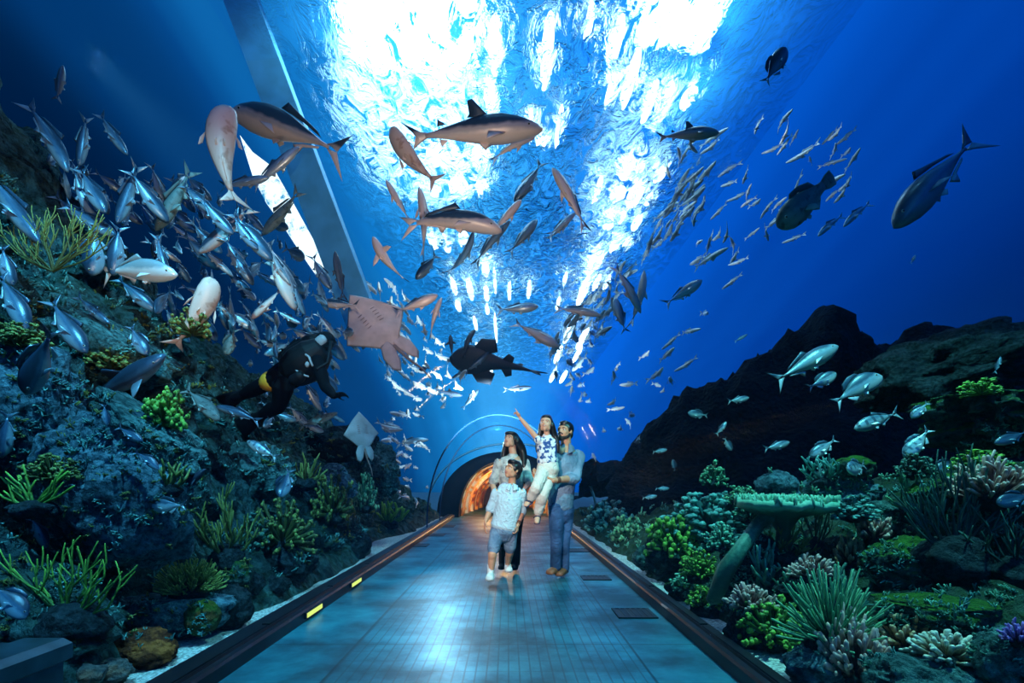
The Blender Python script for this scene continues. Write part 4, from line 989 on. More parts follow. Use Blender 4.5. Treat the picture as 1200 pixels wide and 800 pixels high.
fish(46, 622, 44, 300, 2.9, 'jack', 'steel', 'small blue fish in the dark above the green antler coral', bv=-.3)
fish(10, 702, 62, 320, 2.3, 'bream', 'steel', 'dark rounded fish at the left edge beside the antler coral', bv=-.3)
fish(196, 592, 46, 180, 3.4, 'bream', 'silver', 'pale round fish hovering right of the large pale blue boulder')
fish(221, 566, 52, 40, 3.6, 'slim', 'black', 'dim dark fish rising right of the pale round fish')
fish(237, 472, 58, 318, 4.3, 'jack', 'teal', 'teal fish diving right between the striped shark and the diver\'s fins', bv=-.2)
fish(280, 484, 58, 160, 4.6, 'slim', 'steel', 'blue spotted fish sloping down right below the diver\'s legs', bv=-.2)
fish(308, 527, 42, 150, 4.6, 'jack', 'bars', 'speckled silver fish with dark bars below the diver', )
fish(334, 565, 34, 250, 5.0, 'bream', 'steel', 'round blue fish facing the viewer over the middle of the left reef', pd=-40)
fish(313, 355, 52, 225, 5.2, 'long', 'belly', 'pale bellied fish heading down left beside the broad pink bellied one', roll=50)
fish(398, 324, 60, 100, 5.8, 'slim', 'black', 'dark upright fish against the slanting beam\'s foot', roll=40)
fish(376, 318, 48, 300, 6.2, 'jack', 'steel', 'blue fish diving at the slanting beam\'s foot', roll=30)
fish(372, 492, 50, 20, 5.6, 'slim', 'teal', 'slim green fish above the small pale ray', roll=20)
fish(270, 400, 34, 250, 4.8, 'bream', 'teal', 'short blue green fish behind the tail of the lower pink fish')
fish(455, 500, 34, 340, 7.5, 'slim', 'white', 'thin white curved fish right of the small pale ray', bv=.4)
fish(482, 517, 40, 10, 8.5, 'slim', 'silver', 'pale thin fish over the blue water left of the tunnel mouth', bv=-.2)
# --- right side
fish(944, 236, 86, 222, 5.6, 'grouper', 'teal', 'dark green grouper heading down left in the upper right water', roll=-15, name='grouper')
fish(1096, 210, 150, 227, 5.4, 'tuna', 'steel', 'long blue grey fish with forked tail diving left in the dark right water', bv=-.12)
fish(908, 77, 50, 60, 6.0, 'bream', 'steel', 'grey leaf shaped fish alone at the top right of the light')
fish(1004, 250, 44, 220, 6.6, 'slim', 'silver', 'pale blue curved fish, upper of the two right of the grouper', bv=-.25)
fish(973, 263, 40, 218, 6.6, 'slim', 'silver', 'pale blue curved fish, lower of the two right of the grouper', bv=-.25)
fish(943, 426, 88, 30, 4.6, 'tuna', 'silver', 'big silver fish rising right in front of the far reef hump', bv=-.1)
fish(1003, 455, 66, 32, 4.2, 'bream', 'silver', 'big deep bodied silver fish with tail curled down in front of the dark reef', bv=-.3)
fish(963, 446, 38, 28, 4.8, 'bream', 'silver', 'small silver fish between the two big silver ones on the right')
fish(1028, 492, 58, 200, 3.9, 'jack', 'bars', 'barred silver fish facing down left in front of the dark reef', bv=-.08)
fish(1078, 480, 28, 222, 3.9, 'bream', 'silver', 'small plain silver fish right of the barred one')
fish(1075, 518, 46, 228, 3.8, 'bream', 'bars', 'faintly barred fish diving left below the small plain silver one')
fish(965, 524, 38, 214, 4.2, 'bream', 'silver', 'small silver fish diving left above the green table coral')
fish(910, 522, 32, 15, 4.8, 'jack', 'silver', 'small fish with dark eye facing right in front of the dark reef')
fish(1004, 547, 27, 195, 3.7, 'bream', 'bars', 'small fish with masked face looking at the viewer over the mossy rock', pd=-55)
fish(865, 468, 26, 10, 5.6, 'jack', 'silver', 'pale little fish, topmost in front of the dark reef hump')
fish(818, 485, 24, 172, 5.8, 'bream', 'silver', 'pale little fish facing left in front of the dark reef hump')
fish(845, 502, 20, 52, 5.8, 'jack', 'silver', 'pale little fish rising right in front of the dark reef hump')
fish(853, 520, 18, 300, 5.8, 'bream', 'silver', 'pale little fish diving right, lowest of four before the dark reef hump')
fish(773, 528, 18, 10, 6.4, 'jack', 'silver', 'tiny pale fish at the left foot of the dark reef hump')
fish(790, 545, 14, 100, 6.2, 'bream', 'steel', 'tiny dim upright fish inside the dark reef hollow')
fish(776, 572, 17, 0, 5.8, 'jack', 'silver', 'tiny pale fish above the right garden, upper of two')
fish(761, 582, 18, 8, 5.8, 'jack', 'silver', 'tiny pale fish above the right garden, lower of two')
fish(1169, 428, 22, 70, 4.2, 'slim', 'steel', 'small thin fish upright over the far dark rock at the right edge')
fish(1190, 584, 46, 195, 2.7, 'bream', 'steel', 'round blue fish cut by the right edge above the dark branching coral')
fish(1186, 512, 44, 200, 3.0, 'jack', 'steel', 'blue fish at the right edge under the teal rock shelf')
fish(1108, 544, 34, 215, 3.3, 'bream', 'steel', 'pale blue fish half hidden left of the pink tipped coral')
fish(1070, 304, 12, 60, 6.5, 'jack', 'silver', 'tiny pale fish alone in the dark right water', eyes=False)
fish(868, 396, 18, 30, 6.5, 'slim', 'silver', 'tiny pale thin fish over the light shafts right of centre', eyes=False)

# --- rays seen from below
M_ray = plain('ray_belly', (.88, .70, .62), .6, mottle=.3, scale=6); M_raytail = plain('ray_tail', (.36, .26, .22), .6)
def ray(px, py, wpx, ang, Y, label, tilt=55, lobes=True, m=None):
    P = W(px, py, Y); s = wpx / 600 * Y; mb = MB(); n = 64; rings = []
    def outline(a):      # squarish diamond disc, corners at snout, wing tips and tail
        c, d = math.cos(a), math.sin(a); e = 1.04 if c > 0 else .98
        return .52 / (abs(c) ** e + abs(d) ** e) ** (1 / e)
    def pt(a, f, side):
        r = outline(a) * f; q = Vector((r * math.cos(a), r * math.sin(a), 0))
        th = .06 * (1 - f * f) ** .8 * (.7 + .3 * math.cos(a))
        q.z = side * th + .17 * (abs(q.y) ** 1.6) * (1 if q.y > 0 else .35) + .03 * math.sin(9 * q.x + 5 * q.y); q.x += -.05 * abs(q.y) / .5 * f; return q
    for side, fs in ((1, (.05, .3, .55, .78, .93)), (0, (1.0,)), (-1, (.93, .78, .55, .3, .05))):
        for f in fs: rings.append([pt(2 * math.pi * j / n, f, side) for j in range(n)])
    mb.loft(rings)
    for sy in (-1, 1): mb.slab([Vector((-.28, sy * .02, 0)), Vector((-.34, sy * .17, .01)), Vector((-.50, sy * .25, .03)), Vector((-.70, sy * .24, .05)), Vector((-.78, sy * .16, .05)), Vector((-.66, sy * .07, .02)), Vector((-.46, sy * .01, 0))], .035)
    o = link('stingray', mb.mesh('stingray', m or M_ray)); a = R(ang); f = Vector((math.cos(a), 0, math.sin(a))); rdir = (P - CAM).normalized(); rdir = (rdir - f * rdir.dot(f)).normalized()
    d = (rdir * math.sin(R(tilt)) + f.cross(rdir) * math.cos(R(tilt))).normalized(); lat = d.cross(f)
    o.matrix_world = Matrix.Translation(P) @ Matrix((f, lat, d)).transposed().to_4x4() @ Matrix.Scale(s, 4)
    t = MB(); t.tube([(-.45, 0, 0), (-.7, .03, .02), (-.95, .08, .0), (-1.15, .06, -.04)], [.03, .022, .014, .006], 8); link('tail', t.mesh('tail', M_raytail), o)
    g = MB()
    for sy in (-1, 1):
        for i in range(5): g.tube([Vector((.16 - .05 * i, sy * .08, -.073 + .004 * i)), Vector((.155 - .05 * i, sy * .14, -.070 + .004 * i))], [.006, .005], 5)
    link('gill_slits', g.mesh('gill_slits', M_raytail), o)
    return thing(o, label, 'ray')
ray(438, 378, 82, 132, 6.6, 'big pale pinkish ray seen from below, left of the centre', tilt=72)
ray(424, 506, 46, 100, 7.2, 'small pale blue ray gliding low over the left reef', tilt=60, m=plain('ray_pale', (.55, .72, .74), .5, mottle=.3, scale=4))

# --- schools: one of each kind, then copies
def school(name, kind, m, n, poly, Yr, lr, label, group, seed, ysign=(-1, 1), spread=.35, avoid=None, bl=.25, base=None):
    rng = random.Random(seed); proto = [fish_parts(kind, m, b, 0, 0)[0] for b in (-bl, 0, bl)]; k = 0; tries = 0
    xs = [q[0] for q in poly]; ys = [q[1] for q in poly]
    def inside(x, y):
        c = False; j = len(poly) - 1
        for i in range(len(poly)):
            if (poly[i][1] > y) != (poly[j][1] > y) and x < (poly[j][0] - poly[i][0]) * (y - poly[i][1]) / (poly[j][1] - poly[i][1]) + poly[i][0]: c = not c
            j = i
        return c
    placed = []
    while k < n and tries < n * 60:
        tries += 1
        x, y = rng.uniform(min(xs), max(xs)), rng.uniform(min(ys), max(ys))
        if not inside(x, y) or (avoid and avoid(x, y)): continue
        if any((x - q[0]) ** 2 + (y - q[1]) ** 2 < (7 if n > 50 else 15) ** 2 for q in placed): continue
        Y = rng.uniform(*Yr); P = W(x, y, Y); L = rng.uniform(*lr)
        f = Vector((rng.gauss(0, spread), rng.choice(ysign), rng.gauss(0, spread * .6)))
        if base: f = Vector(base) + f * spread
        f.normalize()
        d = Vector((0, 0, 1)); d = (d - f * d.dot(f)).normalized(); lat = d.cross(f)
        if abs(P.x - GX) < 1.9 and P.z < 2.85: continue
        if 8.0 < Y < 9.3 and 290 < x < 480: continue
        if x < 460 and any(b.ray_cast(CAM, (P - CAM).normalized(), (P - CAM).length + .2)[0] is not None for b in BVH[:1] + BVH[5:]): continue
        o = link(name, proto[k % 3]); o.matrix_world = Matrix.Translation(P) @ Matrix((f, lat, d)).transposed().to_4x4() @ Matrix.Scale(L, 4)
        thing(o, label, 'fish', group); placed.append((x, y)); k += 1
ctr = lambda x, y: 548 < x < 690 and y > 470
school('school_fish', 'needle', 'white', 84, [(770, 180), (860, 150), (985, 130), (1010, 220), (905, 300), (800, 380), (730, 420), (690, 470), (680, 540), (740, 530), (800, 440), (850, 330), (800, 300)], (7.5, 13), (.5, .75), 'small white fish of the loose school in the blue water right of the lamps', 'white school right of the lamps', 5, spread=.32)
school('school_fish', 'needle', 'silver', 80, [(640, 400), (700, 330), (760, 300), (830, 240), (800, 200), (760, 280), (700, 400), (690, 470), (660, 480)], (8, 14), (.6, .95), 'slim silver fish of the dense school streaking down beside the right lamps', 'silver school along the right lamps', 6, spread=.16)
school('school_fish', 'needle', 'white', 110, [(380, 330), (470, 330), (560, 470), (560, 505), (480, 600), (430, 540), (470, 470)], (8.5, 14), (.55, .9), 'small white fish of the swirling school in the blue water left of the tunnel mouth', 'white school left of the tunnel mouth', 7, spread=.22, avoid=ctr)
school('reef_fish', 'jack', 'steel', 76, [(60, 180), (200, 200), (330, 260), (420, 400), (420, 480), (280, 420), (130, 350), (60, 260)], (4.2, 6.5), (.28, .5), 'blue silver fish of the thick school along the top of the left reef', 'blue school over the left reef', 8, spread=.55, base=(.45, -.2, -.75))
school('reef_fish', 'slim', 'silver', 44, [(180, 250), (330, 300), (420, 400), (400, 500), (300, 400), (200, 340)], (4.6, 6.8), (.25, .42), 'pale silver fish among the thick blue school above the left reef', 'pale fish over the left reef', 9, spread=.6, base=(.5, -.1, -.7))
school('reef_fish', 'jack', 'silver', 34, [(280, 370), (420, 380), (470, 440), (440, 500), (300, 500)], (5.4, 7.2), (.26, .42), 'pale blue fish crowding around the diver over the left reef', 'fish crowding around the diver', 10, spread=.7, base=(.5, -.2, -.55))

# ------------------------------------------------------------------ people
SK = plain('skin_tan', (.66, .32, .19), .5, mottle=.12, scale=30); SKL = plain('skin_light', (.72, .38, .25), .5, mottle=.1, scale=30)
HAIR = plain('black_hair', (.008, .006, .006), .38); BROW = plain('brow', (.012, .008, .007), .7)
WHITE_EYE = plain('eye_white', (.75, .74, .72), .25); IRIS = plain('iris_brown', (.03, .014, .008), .2); LIP = plain('lips', (.45, .14, .12), .4)
TEETH = plain('teeth', (.85, .83, .78), .3)
def cloth(name, c, c2=None, scale=9., lo=.45, hi=.55, rough=.85, kind='noise'):
    m, k = mat(name); b = k.n('ShaderNodeBsdfPrincipled', i_Roughness=rough); b.inputs['Specular IOR Level'].default_value = .2
    tc = k.n('ShaderNodeTexCoord'); nz = k.n('ShaderNodeTexNoise', i_Scale=scale, i_Detail=3.0); k.l(tc.outputs['Object'], nz.inputs['Vector'])
    if c2 is not None: k.l(k.ramp(nz.outputs[0], [(lo, c), (hi, c2)]), b.inputs[0])
    else: setcol(k, b.inputs[0], c)
    n2 = k.n('ShaderNodeTexNoise', i_Scale=13.0, i_Detail=3.0, i_Distortion=1.5); k.l(tc.outputs['Object'], n2.inputs['Vector'])
    bp = k.n('ShaderNodeBump', i_Strength=.7, i_Distance=.03); k.l(n2.outputs[0], bp.inputs['Height']); k.l(bp.outputs[0], b.inputs['Normal'])
    finish(k, b.outputs[0]); return m
DENIM = cloth('blue_jeans', (.015, .05, .13), (.06, .13, .30), 5, .38, .62); DSHIRT = cloth('denim_shirt', (.12, .19, .29), (.22, .32, .45), 5, .4, .6)
LBLUE = cloth('light_blue_shirt', (.50, .66, .76)); SHORTS = cloth('denim_shorts', (.09, .15, .25), (.20, .28, .40), 6, .4, .6)
BLOUSE = cloth('white_blouse', (.62, .64, .62), (.34, .38, .40), 16, .45, .62); BLACKP = cloth('black_trousers', (.008, .009, .012))
WHITEP = cloth('white_trousers', (.72, .68, .62)); FLORAL = cloth('blue_white_print', (.75, .80, .84), (.03, .09, .30), 24, .50, .55)
BROWN = plain('brown_leather', (.20, .075, .03), .5); SNEAK = plain('white_sneaker', (.70, .70, .68), .6); SOCK = plain('white_sock', (.75, .75, .74), .9)
SANDAL = plain('sandal_blue', (.03, .05, .12), .6); STRAP = plain('leather_band', (.16, .06, .03), .5); BEARD = plain('beard', (.02, .012, .01), .8)

def V3(*a): return Vector(a)
def head_parts(c, h, yaw, pitch, roll=0):
    """M maps head space (face to -Y, chin down, unit = head height) into place; yaw>0 turns the face towards -X, pitch>0 looks up"""
    return Matrix.Translation(c) @ Matrix.Rotation(R(-yaw), 4, 'Z') @ Matrix.Rotation(R(roll), 4, 'Y') @ Matrix.Rotation(R(-pitch), 4, 'X') @ Matrix.Scale(h, 4)
def add_head(mb, M, child=False):
    mb.ball((0, .05, .11), (.335, .405, .385), M, 18, 12)                 # skull
    mb.ball((0, -.12, -.10), (.26, .26, .30), M, 16, 10)                  # face
    mb.ball((0, -.20, -.335), (.13 if not child else .11, .13, .115), M)  # chin
    for s in (-1, 1):
        mb.ball((s * .15, -.20, -.10), (.11, .12, .12), M, 10, 7)         # cheeks
        mb.ball((s * .17, -.06, -.24), (.10, .16, .13), M, 10, 7)         # jaw
        mb.ball((s * .335, .03, -.02), (.035, .075, .115), M, 10, 7)      # ears
        mb.ball((s * .14, -.295, .075), (.12, .05, .035), M, 10, 7)       # brow ridge
    mb.limb([(M @ V3(0, -.355, .03), .035 * M.median_scale, .03 * M.median_scale), (M @ V3(0, -.40, -.07), .04 * M.median_scale, .04 * M.median_scale), (M @ V3(0, -.405, -.115), .062 * M.median_scale, .04 * M.median_scale)], 8)
    mb.ball((0, -.345, -.215), (.085, .04, .035), M, 10, 7)
def face_bits(root, M, smile=False):
    w, ir, br, lp = MB(), MB(), MB(), MB(); ms = M.median_scale
    for s in (-1, 1):
        w.ball((s * .135, -.30, .005), (.062, .05, .036), M, 10, 7); ir.ball((s * .135, -.340, .006), (.028, .02, .030), M, 8, 6)
        br.limb([(M @ V3(s * .06, -.355, .085), .012 * ms, .016 * ms), (M @ V3(s * .14, -.350, .108), .012 * ms, .018 * ms), (M @ V3(s * .225, -.30, .082), .010 * ms, .012 * ms)], 6)
    link('eyes', w.mesh('eyes', WHITE_EYE), root); link('irises', ir.mesh('irises', IRIS), root); link('eyebrows', br.mesh('eyebrows', BROW), root)
    lp.limb([(M @ V3(-.10, -.335, -.205), .008 * ms, .012 * ms), (M @ V3(-.04, -.382, -.207), .016 * ms, .016 * ms), (M @ V3(.04, -.382, -.207), .016 * ms, .016 * ms), (M @ V3(.10, -.335, -.205), .008 * ms, .012 * ms)], 8)
    lp.limb([(M @ V3(-.09, -.335, -.215), .008 * ms, .012 * ms), (M @ V3(0, -.385, -.245), .018 * ms, .018 * ms), (M @ V3(.09, -.335, -.215), .008 * ms, .012 * ms)], 8)
    link('lips', lp.mesh('lips', LIP), root)
    if smile:
        t = MB(); t.limb([(M @ V3(-.06, -.372, -.222), .008 * ms, .012 * ms), (M @ V3(0, -.396, -.224), .012 * ms, .014 * ms), (M @ V3(.06, -.372, -.222), .008 * ms, .012 * ms)], 6); link('teeth', t.mesh('teeth', TEETH), root)
def hand(mb, wrist, d, palm_n, L, curl=.4, point=False, thumb_side=1):
    """palm and five separate fingers; d = direction of the fingers, palm_n = where the palm faces, L = hand length"""
    d = Vector(d).normalized(); n = Vector(palm_n); n = (n - d * n.dot(d)).normalized(); s = d.cross(n) * thumb_side
    w = Vector(wrist)
    mb.limb([(w - d * .06 * L, .13 * L, .11 * L, s), (w + d * .12 * L, .17 * L, .09 * L, s), (w + d * .36 * L, .215 * L, .085 * L, s), (w + d * .50 * L, .20 * L, .075 * L, s)], 12)
    for i, (off, ln) in enumerate(((.15, .44), (.05, .50), (-.06, .46), (-.155, .36))):
        c = curl if not (point and i == 0) else .03
        if point and i > 0: c = 1.25
        p = w + d * .47 * L + s * off * L; a = c * .5; pts = [p]; dd = d
        for q in range(3):
            dd = (d * math.cos(a) + n * math.sin(a)); pts.append(pts[-1] + dd * ln * L * (.44, .32, .24)[q]); a += c * .9
        r = .048 * L; mb.tube(pts, [r * 1.05, r, r * .92, r * .8], 8)
    p = w + d * .14 * L + s * .14 * L
    mb.tube([p, p + (s * .75 + d * .55 + n * .25).normalized() * .22 * L, p + (s * .75 + d * .55 + n * .25).normalized() * .22 * L + (d * .9 + s * .25 + n * .5 * (1 if curl > .3 else .3)).normalized() * .22 * L], [.062 * L, .055 * L, .042 * L], 8)
def shoe(mb, ankle, toe, wd, h=.07):
    a, t = Vector(ankle), Vector(toe); d = (t - a); d.z = 0; d.normalize(); side = Vector((-d.y, d.x, 0))
    g = t.z
    mb.limb([(Vector((a.x, a.y, g + h * .62)) - d * .055, wd * .40, h * .55, side), (Vector((a.x, a.y, g + h * .60)) + d * .02, wd * .46, h * .60, side), (Vector((a.x, a.y, g + h * .50)) + d * .10, wd * .52, h * .46, side), (Vector((t.x, t.y, g + h * .40)) - d * .02, wd * .48, h * .34, side)], 14)
    mb.limb([(Vector((a.x, a.y, g + h * .5)), wd * .36, wd * .40, side), (Vector((a.x, a.y, g + h * 1.5)), wd * .34, wd * .40, side)], 12)
    mb.limb([(Vector((a.x, a.y, g + .014)) - d * .06, wd * .42, .013, side), (Vector((a.x, a.y, g + .014)) + d * .08, wd * .50, .013, side), (Vector((t.x, t.y, g + .014)) - d * .01, wd * .46, .013, side)], 12)

class Person:
    def __init__(s, px, Y, label):
        s.o = Vector(((px - VPX) / 600 * Y, Y, 0)); s.Y = Y; s.root = empty('person', s.o); thing(s.root, label, 'person')
    def p(s, px, py, dy=0.):
        """local point seen at pixel (px,py) when dy metres farther than the person"""
        return W(px, py, s.Y + dy) - s.o
    def part(s, name, mb, m, voxel=None, smooth=3):
        me = remeshed(mb, name, m, voxel, smooth) if voxel else mb.mesh(name, m)
        return link(name, me, s.root)

# ---- the man, holding the girl on his right arm
m = Person(656, 5.74, 'man in blue denim shirt and jeans holding a small girl, standing on the walkway')
p = m.p; X = (1, 0, 0); SD = (.82, .57, 0); 
hc = p(662, 506, -.02); M = head_parts(hc, .235, 38, 14)
b = MB(); add_head(b, M)
neck = [(p(664, 526, .03), .062, .062, SD), (p(663, 518, .0), .058, .06, SD), (p(663, 511, -.01), .055, .06, SD)]
b.limb(neck)
LSh, RSh = p(678, 535, .11), p(649, 534, -.14); LE, LW_ = p(674, 560, -.10), p(648, 563, -.36); RE, RW_ = p(646, 556, -.24), p(634, 562, -.36)
b.limb([(p(663, 531, .02), .15, .10, SD), (p(661, 548, 0), .155, .11, SD), (p(659, 570, 0), .14, .105, SD), (p(657, 592, 0), .145, .11, SD)])
for sh, el, wr in ((LSh, LE, LW_), (RSh, RE, RW_)):
    b.limb([(sh, .055, .055), (sh.lerp(el, .5), .048, .05), (el, .042, .043), (el.lerp(wr, .35), .042, .042), (wr, .028, .030)])
hand(b, LW_, (-.9, -.15, .2), (0, .6, .5), .185, .75, thumb_side=1)
hand(b, RW_, (-.35, .45, .35), (0, .3, 1), .185, .5, thumb_side=-1)
LH, RH = p(664, 598, .05), p(652, 598, -.06); LK, RK = p(661, 635, .0), p(652, 636, -.10); LA, RA = p(661, 666, .06), p(651, 665, -.06)
for hp, kn, an in ((LH, LK, LA), (RH, RK, RA)):
    b.limb([(hp, .085, .09), (kn, .058, .062), (kn.lerp(an, .4), .052, .058), (an, .038, .042)])
m.part('body', b, SK, .007)
face_bits(m.root, M, True)
c = MB()
c.limb([(p(663, 527.5, .03), .085, .075, SD), (p(663, 533, .03), .185, .112, SD), (p(662, 548, 0), .20, .145, SD), (p(659, 570, -.01), .152, .125, SD), (p(657, 590, -.01), .152, .128, SD), (p(657, 594, -.01), .154, .130, SD)], 18)
for sh, el, wr in ((LSh, LE, LW_), (RSh, RE, RW_)):
    c.limb([(sh + (p(663, 534) - sh) * .25, .075, .078), (sh, .078, .08), (sh.lerp(el, .5), .066, .068), (el, .062, .06), (el.lerp(wr, .22), .060, .058)])
    c.limb([(el.lerp(wr, .14), .064, .062), (el.lerp(wr, .26), .064, .062)])
m.part('shirt', c, DSHIRT, .009)
c = MB(); 
for s in (-1, 1): c.slab([p(664, 521, .02) + V3(s * .02, -.05, .03), p(664, 524, .0) + V3(s * .085, -.02, .0), p(664, 528, -.05) + V3(s * .075, -.06, -.01), p(663, 530, -.10) + V3(s * .02, -.02, -.02)], .016)
m.part('collar', c, DSHIRT)
c = MB()
c.limb([(p(657, 590, -.0), .142, .118, SD), (p(658, 602, 0), .15, .125, SD)], 18)
for hp, kn, an in ((LH, LK, LA), (RH, RK, RA)): c.limb([(hp + V3(0, 0, .05), .090, .098), (hp.lerp(kn, .4), .084, .090), (kn, .066, .072), (kn.lerp(an, .5), .063, .068), (an + V3(0, 0, .0), .062, .068)])
m.part('jeans', c, DENIM, .009)
c = MB()
shoe(c, LA, p(654, 675.5, -.13), .105); m.part('shoe', c, BROWN, .007)
c = MB(); shoe(c, RA, p(643, 673.6, -.18), .105); m.part('shoe', c, BROWN, .007)
c = MB(); c.ball((0, .08, .19), (.355, .42, .36), M, 18, 12); c.ball((0, -.10, .37), (.27, .27, .15), M, 14, 9); c.ball((0, .30, -.05), (.28, .2, .26), M, 12, 8)
for s in (-1, 1): c.ball((s * .30, -.06, .12), (.05, .14, .16), M, 10, 7)
m.part('hair', c, HAIR, .008, 2)
c = MB(); c.limb([(M @ V3(-.30, -.03, -.12), .010, .016), (M @ V3(-.235, -.14, -.30), .014, .02), (M @ V3(0, -.30, -.405), .02, .03), (M @ V3(.235, -.14, -.30), .014, .02), (M @ V3(.30, -.03, -.12), .010, .016)], 8)
c.limb([(M @ V3(-.11, -.345, -.21), .006, .008), (M @ V3(0, -.40, -.155), .008, .009), (M @ V3(.11, -.345, -.21), .006, .008)], 8)
m.part('beard', c, BEARD)
c = MB(); c.limb([(LW_.lerp(LE, .16), .036, .036), (LW_.lerp(LE, .24), .037, .037)]); m.part('wristband', c, STRAP)

# ---- the girl on his arm
g = Person(641, 5.44, 'small girl in blue and white top carried by the man, pointing up to the left')
g.root.location.z = 0; p = g.p
hc = p(640, 497.5, .0); M = head_parts(hc, .198, 18, 20); b = MB(); add_head(b, M, True)
b.limb([(p(641, 516, .03), .036, .036), (p(641, 509, .02), .033, .034), (p(640.5, 503, .02), .033, .035)])
RSh, RE, RW_ = p(632, 517, .0), p(620, 502, -.03), p(609.5, 489.5, -.05); LSh, LE, LW_ = p(650, 518, .05), p(657, 529, .13), p(662, 525, .28)
b.limb([(p(641, 517, .03), .105, .065), (p(641, 532, .02), .095, .072), (p(642, 546, .03), .10, .08)])
for sh, el, wr in ((RSh, RE, RW_), (LSh, LE, LW_)): b.limb([(sh, .036, .036), (sh.lerp(el, .5), .031, .031), (el, .026, .026), (el.lerp(wr, .35), .026, .026), (wr, .019, .019)])
hand(b, RW_, p(602, 478, -.06) - p(609.5, 489.5, -.05), (-.6, -.5, -.5), .125, .5, point=True, thumb_side=1)
hand(b, LW_, (.3, .6, -.6), (-.4, .6, 0), .125, .4)
RH, RK, RA = p(637, 552, .0), p(629, 570, -.16), p(621.5, 585, -.10); LH, LK, LA = p(646, 553, .06), p(637, 577, -.10), p(630, 603, -.04)
for hp, kn, an in ((RH, RK, RA), (LH, LK, LA)): b.limb([(hp, .062, .062), (kn, .042, .042), (kn.lerp(an, .4), .038, .04), (an, .025, .027)])
for an, toe in ((RA, p(616, 592, -.16)), (LA, p(629, 612, -.14))):
    d = (toe - an).normalized(); b.limb([(an + d * .0, .026, .026), (an + d * .05, .03, .022), (toe, .026, .014)])
g.part('body', b, SKL, .006)
face_bits(g.root, M, True)
c = MB(); c.limb([(p(641, 512, .03), .060, .05), (p(641, 518, .03), .118, .078), (p(641, 533, .02), .108, .084), (p(642, 541, .02), .115, .09)], 16)
c.limb([(p(634, 517, .0), .045, .045), (p(630, 514.5, -.01), .046, .046)]); c.limb([(LSh + V3(-.03, 0, 0), .045, .045), (LSh.lerp(LE, .3), .046, .046)])
g.part('top', c, FLORAL, .008)
c = MB(); c.limb([(p(642, 539, .03), .105, .086), (p(642, 551, .02), .125, .105)], 16)
for hp, kn, an in ((RH, RK, RA), (LH, LK, LA)): c.limb([(hp, .078, .08), (kn, .062, .062), (kn.lerp(an, .5), .056, .056), (an.lerp(kn, .12), .050, .050)])
g.part('trousers', c, WHITEP, .008)
c = MB()
for an, toe in ((RA, p(616, 592, -.16)), (LA, p(629, 612, -.14))):
    d = (toe - an).normalized(); dn = Vector((0, -.2, -1)); dn = (dn - d * dn.dot(d)).normalized(); sd = d.cross(dn)
    c.limb([(an + dn * .030 - d * .02, .030, .008, sd), (an + dn * .026 + d * .05, .034, .008, sd), (toe + dn * .016, .03, .008, sd)], 10)
    c.limb([(an + d * .045 + sd * .034, .010, .006), (an + d * .05 - dn * .026, .010, .006), (an + d * .045 - sd * .034, .010, .006)], 8)
g.part('sandals', c, SANDAL)
c = MB(); c.ball((0, .09, .15), (.365, .40, .37), M, 18, 12); c.ball((0, -.12, .36), (.26, .24, .12), M, 12, 8)
c.limb([(M @ V3(-.30, .08, .05), .028, .04), (p(632, 512, .04), .028, .045), (p(630, 522, .06), .026, .04), (p(629, 529, .06), .012, .02)], 10)
c.limb([(M @ V3(.30, .08, .05), .028, .05), (p(650, 510, .04), .032, .05), (p(653, 520, .02), .028, .045), (p(654, 530, .0), .012, .02)], 10)
c.limb([(M @ V3(0, .34, .1), .06, .04), (p(642, 512, .12), .075, .03), (p(643, 524, .12), .05, .02)], 12)
g.part('hair', c, HAIR, .008, 2)
c = MB(); c.limb([(M @ V3(-.33, -.05, .24), .006, .008), (M @ V3(-.2, -.12, .47), .006, .010), (M @ V3(.2, -.12, .47), .006, .010), (M @ V3(.33, -.05, .24), .006, .008)], 8); g.part('headband', c, cloth('headband', (.05, .09, .30)))

# ---- the woman behind the boy
w = Person(598, 6.05, 'woman with long black hair and white blouse standing behind the boy'); p = w.p
hc = p(598.5, 516, .0); M = head_parts(hc, .222, 34, 22); b = MB(); add_head(b, M)
b.limb([(p(602, 537, .03), .052, .052), (p(601, 529, .02), .046, .048), (p(600, 522, .02), .046, .05)])
b.limb([(p(600, 541, .02), .135, .085), (p(600, 556, .0), .135, .105), (p(599, 576, .01), .115, .09), (p(598, 597, .02), .145, .11)])
RSh, RE, RW_ = p(585, 542, .0), p(577.5, 566, .02), p(582, 588, -.16); LSh, LE, LW_ = p(615, 542, .02), p(620, 565, -.10), p(613.5, 575.5, -.40)
for sh, el, wr in ((RSh, RE, RW_), (LSh, LE, LW_)): b.limb([(sh, .045, .045), (sh.lerp(el, .5), .040, .040), (el, .035, .035), (el.lerp(wr, .35), .034, .034), (wr, .023, .025)])
hand(b, RW_, (.3, -.4, -.8), (.8, .3, .2), .17, .4); hand(b, LW_, (-.75, -.35, -.1), (0, -.1, -1), .17, .35, thumb_side=-1)
RH, RK, RA = p(592, 602, .02), p(591, 634, .0), p(590, 660, .06); LH, LK, LA = p(605, 602, .02), p(604, 634, .05), p(604, 660, .12)
for hp, kn, an in ((RH, RK, RA), (LH, LK, LA)): b.limb([(hp, .085, .09), (kn, .056, .058), (kn.lerp(an, .4), .05, .054), (an, .034, .038)])
w.part('body', b, SKL, .007); face_bits(w.root, M)
c = MB(); c.limb([(p(601, 536, .02), .075, .065), (p(600, 541, .02), .152, .098), (p(600, 556, .0), .152, .125), (p(599, 576, .01), .140, .112), (p(598, 600, .02), .168, .13), (p(598, 606, .02), .172, .132)], 18)
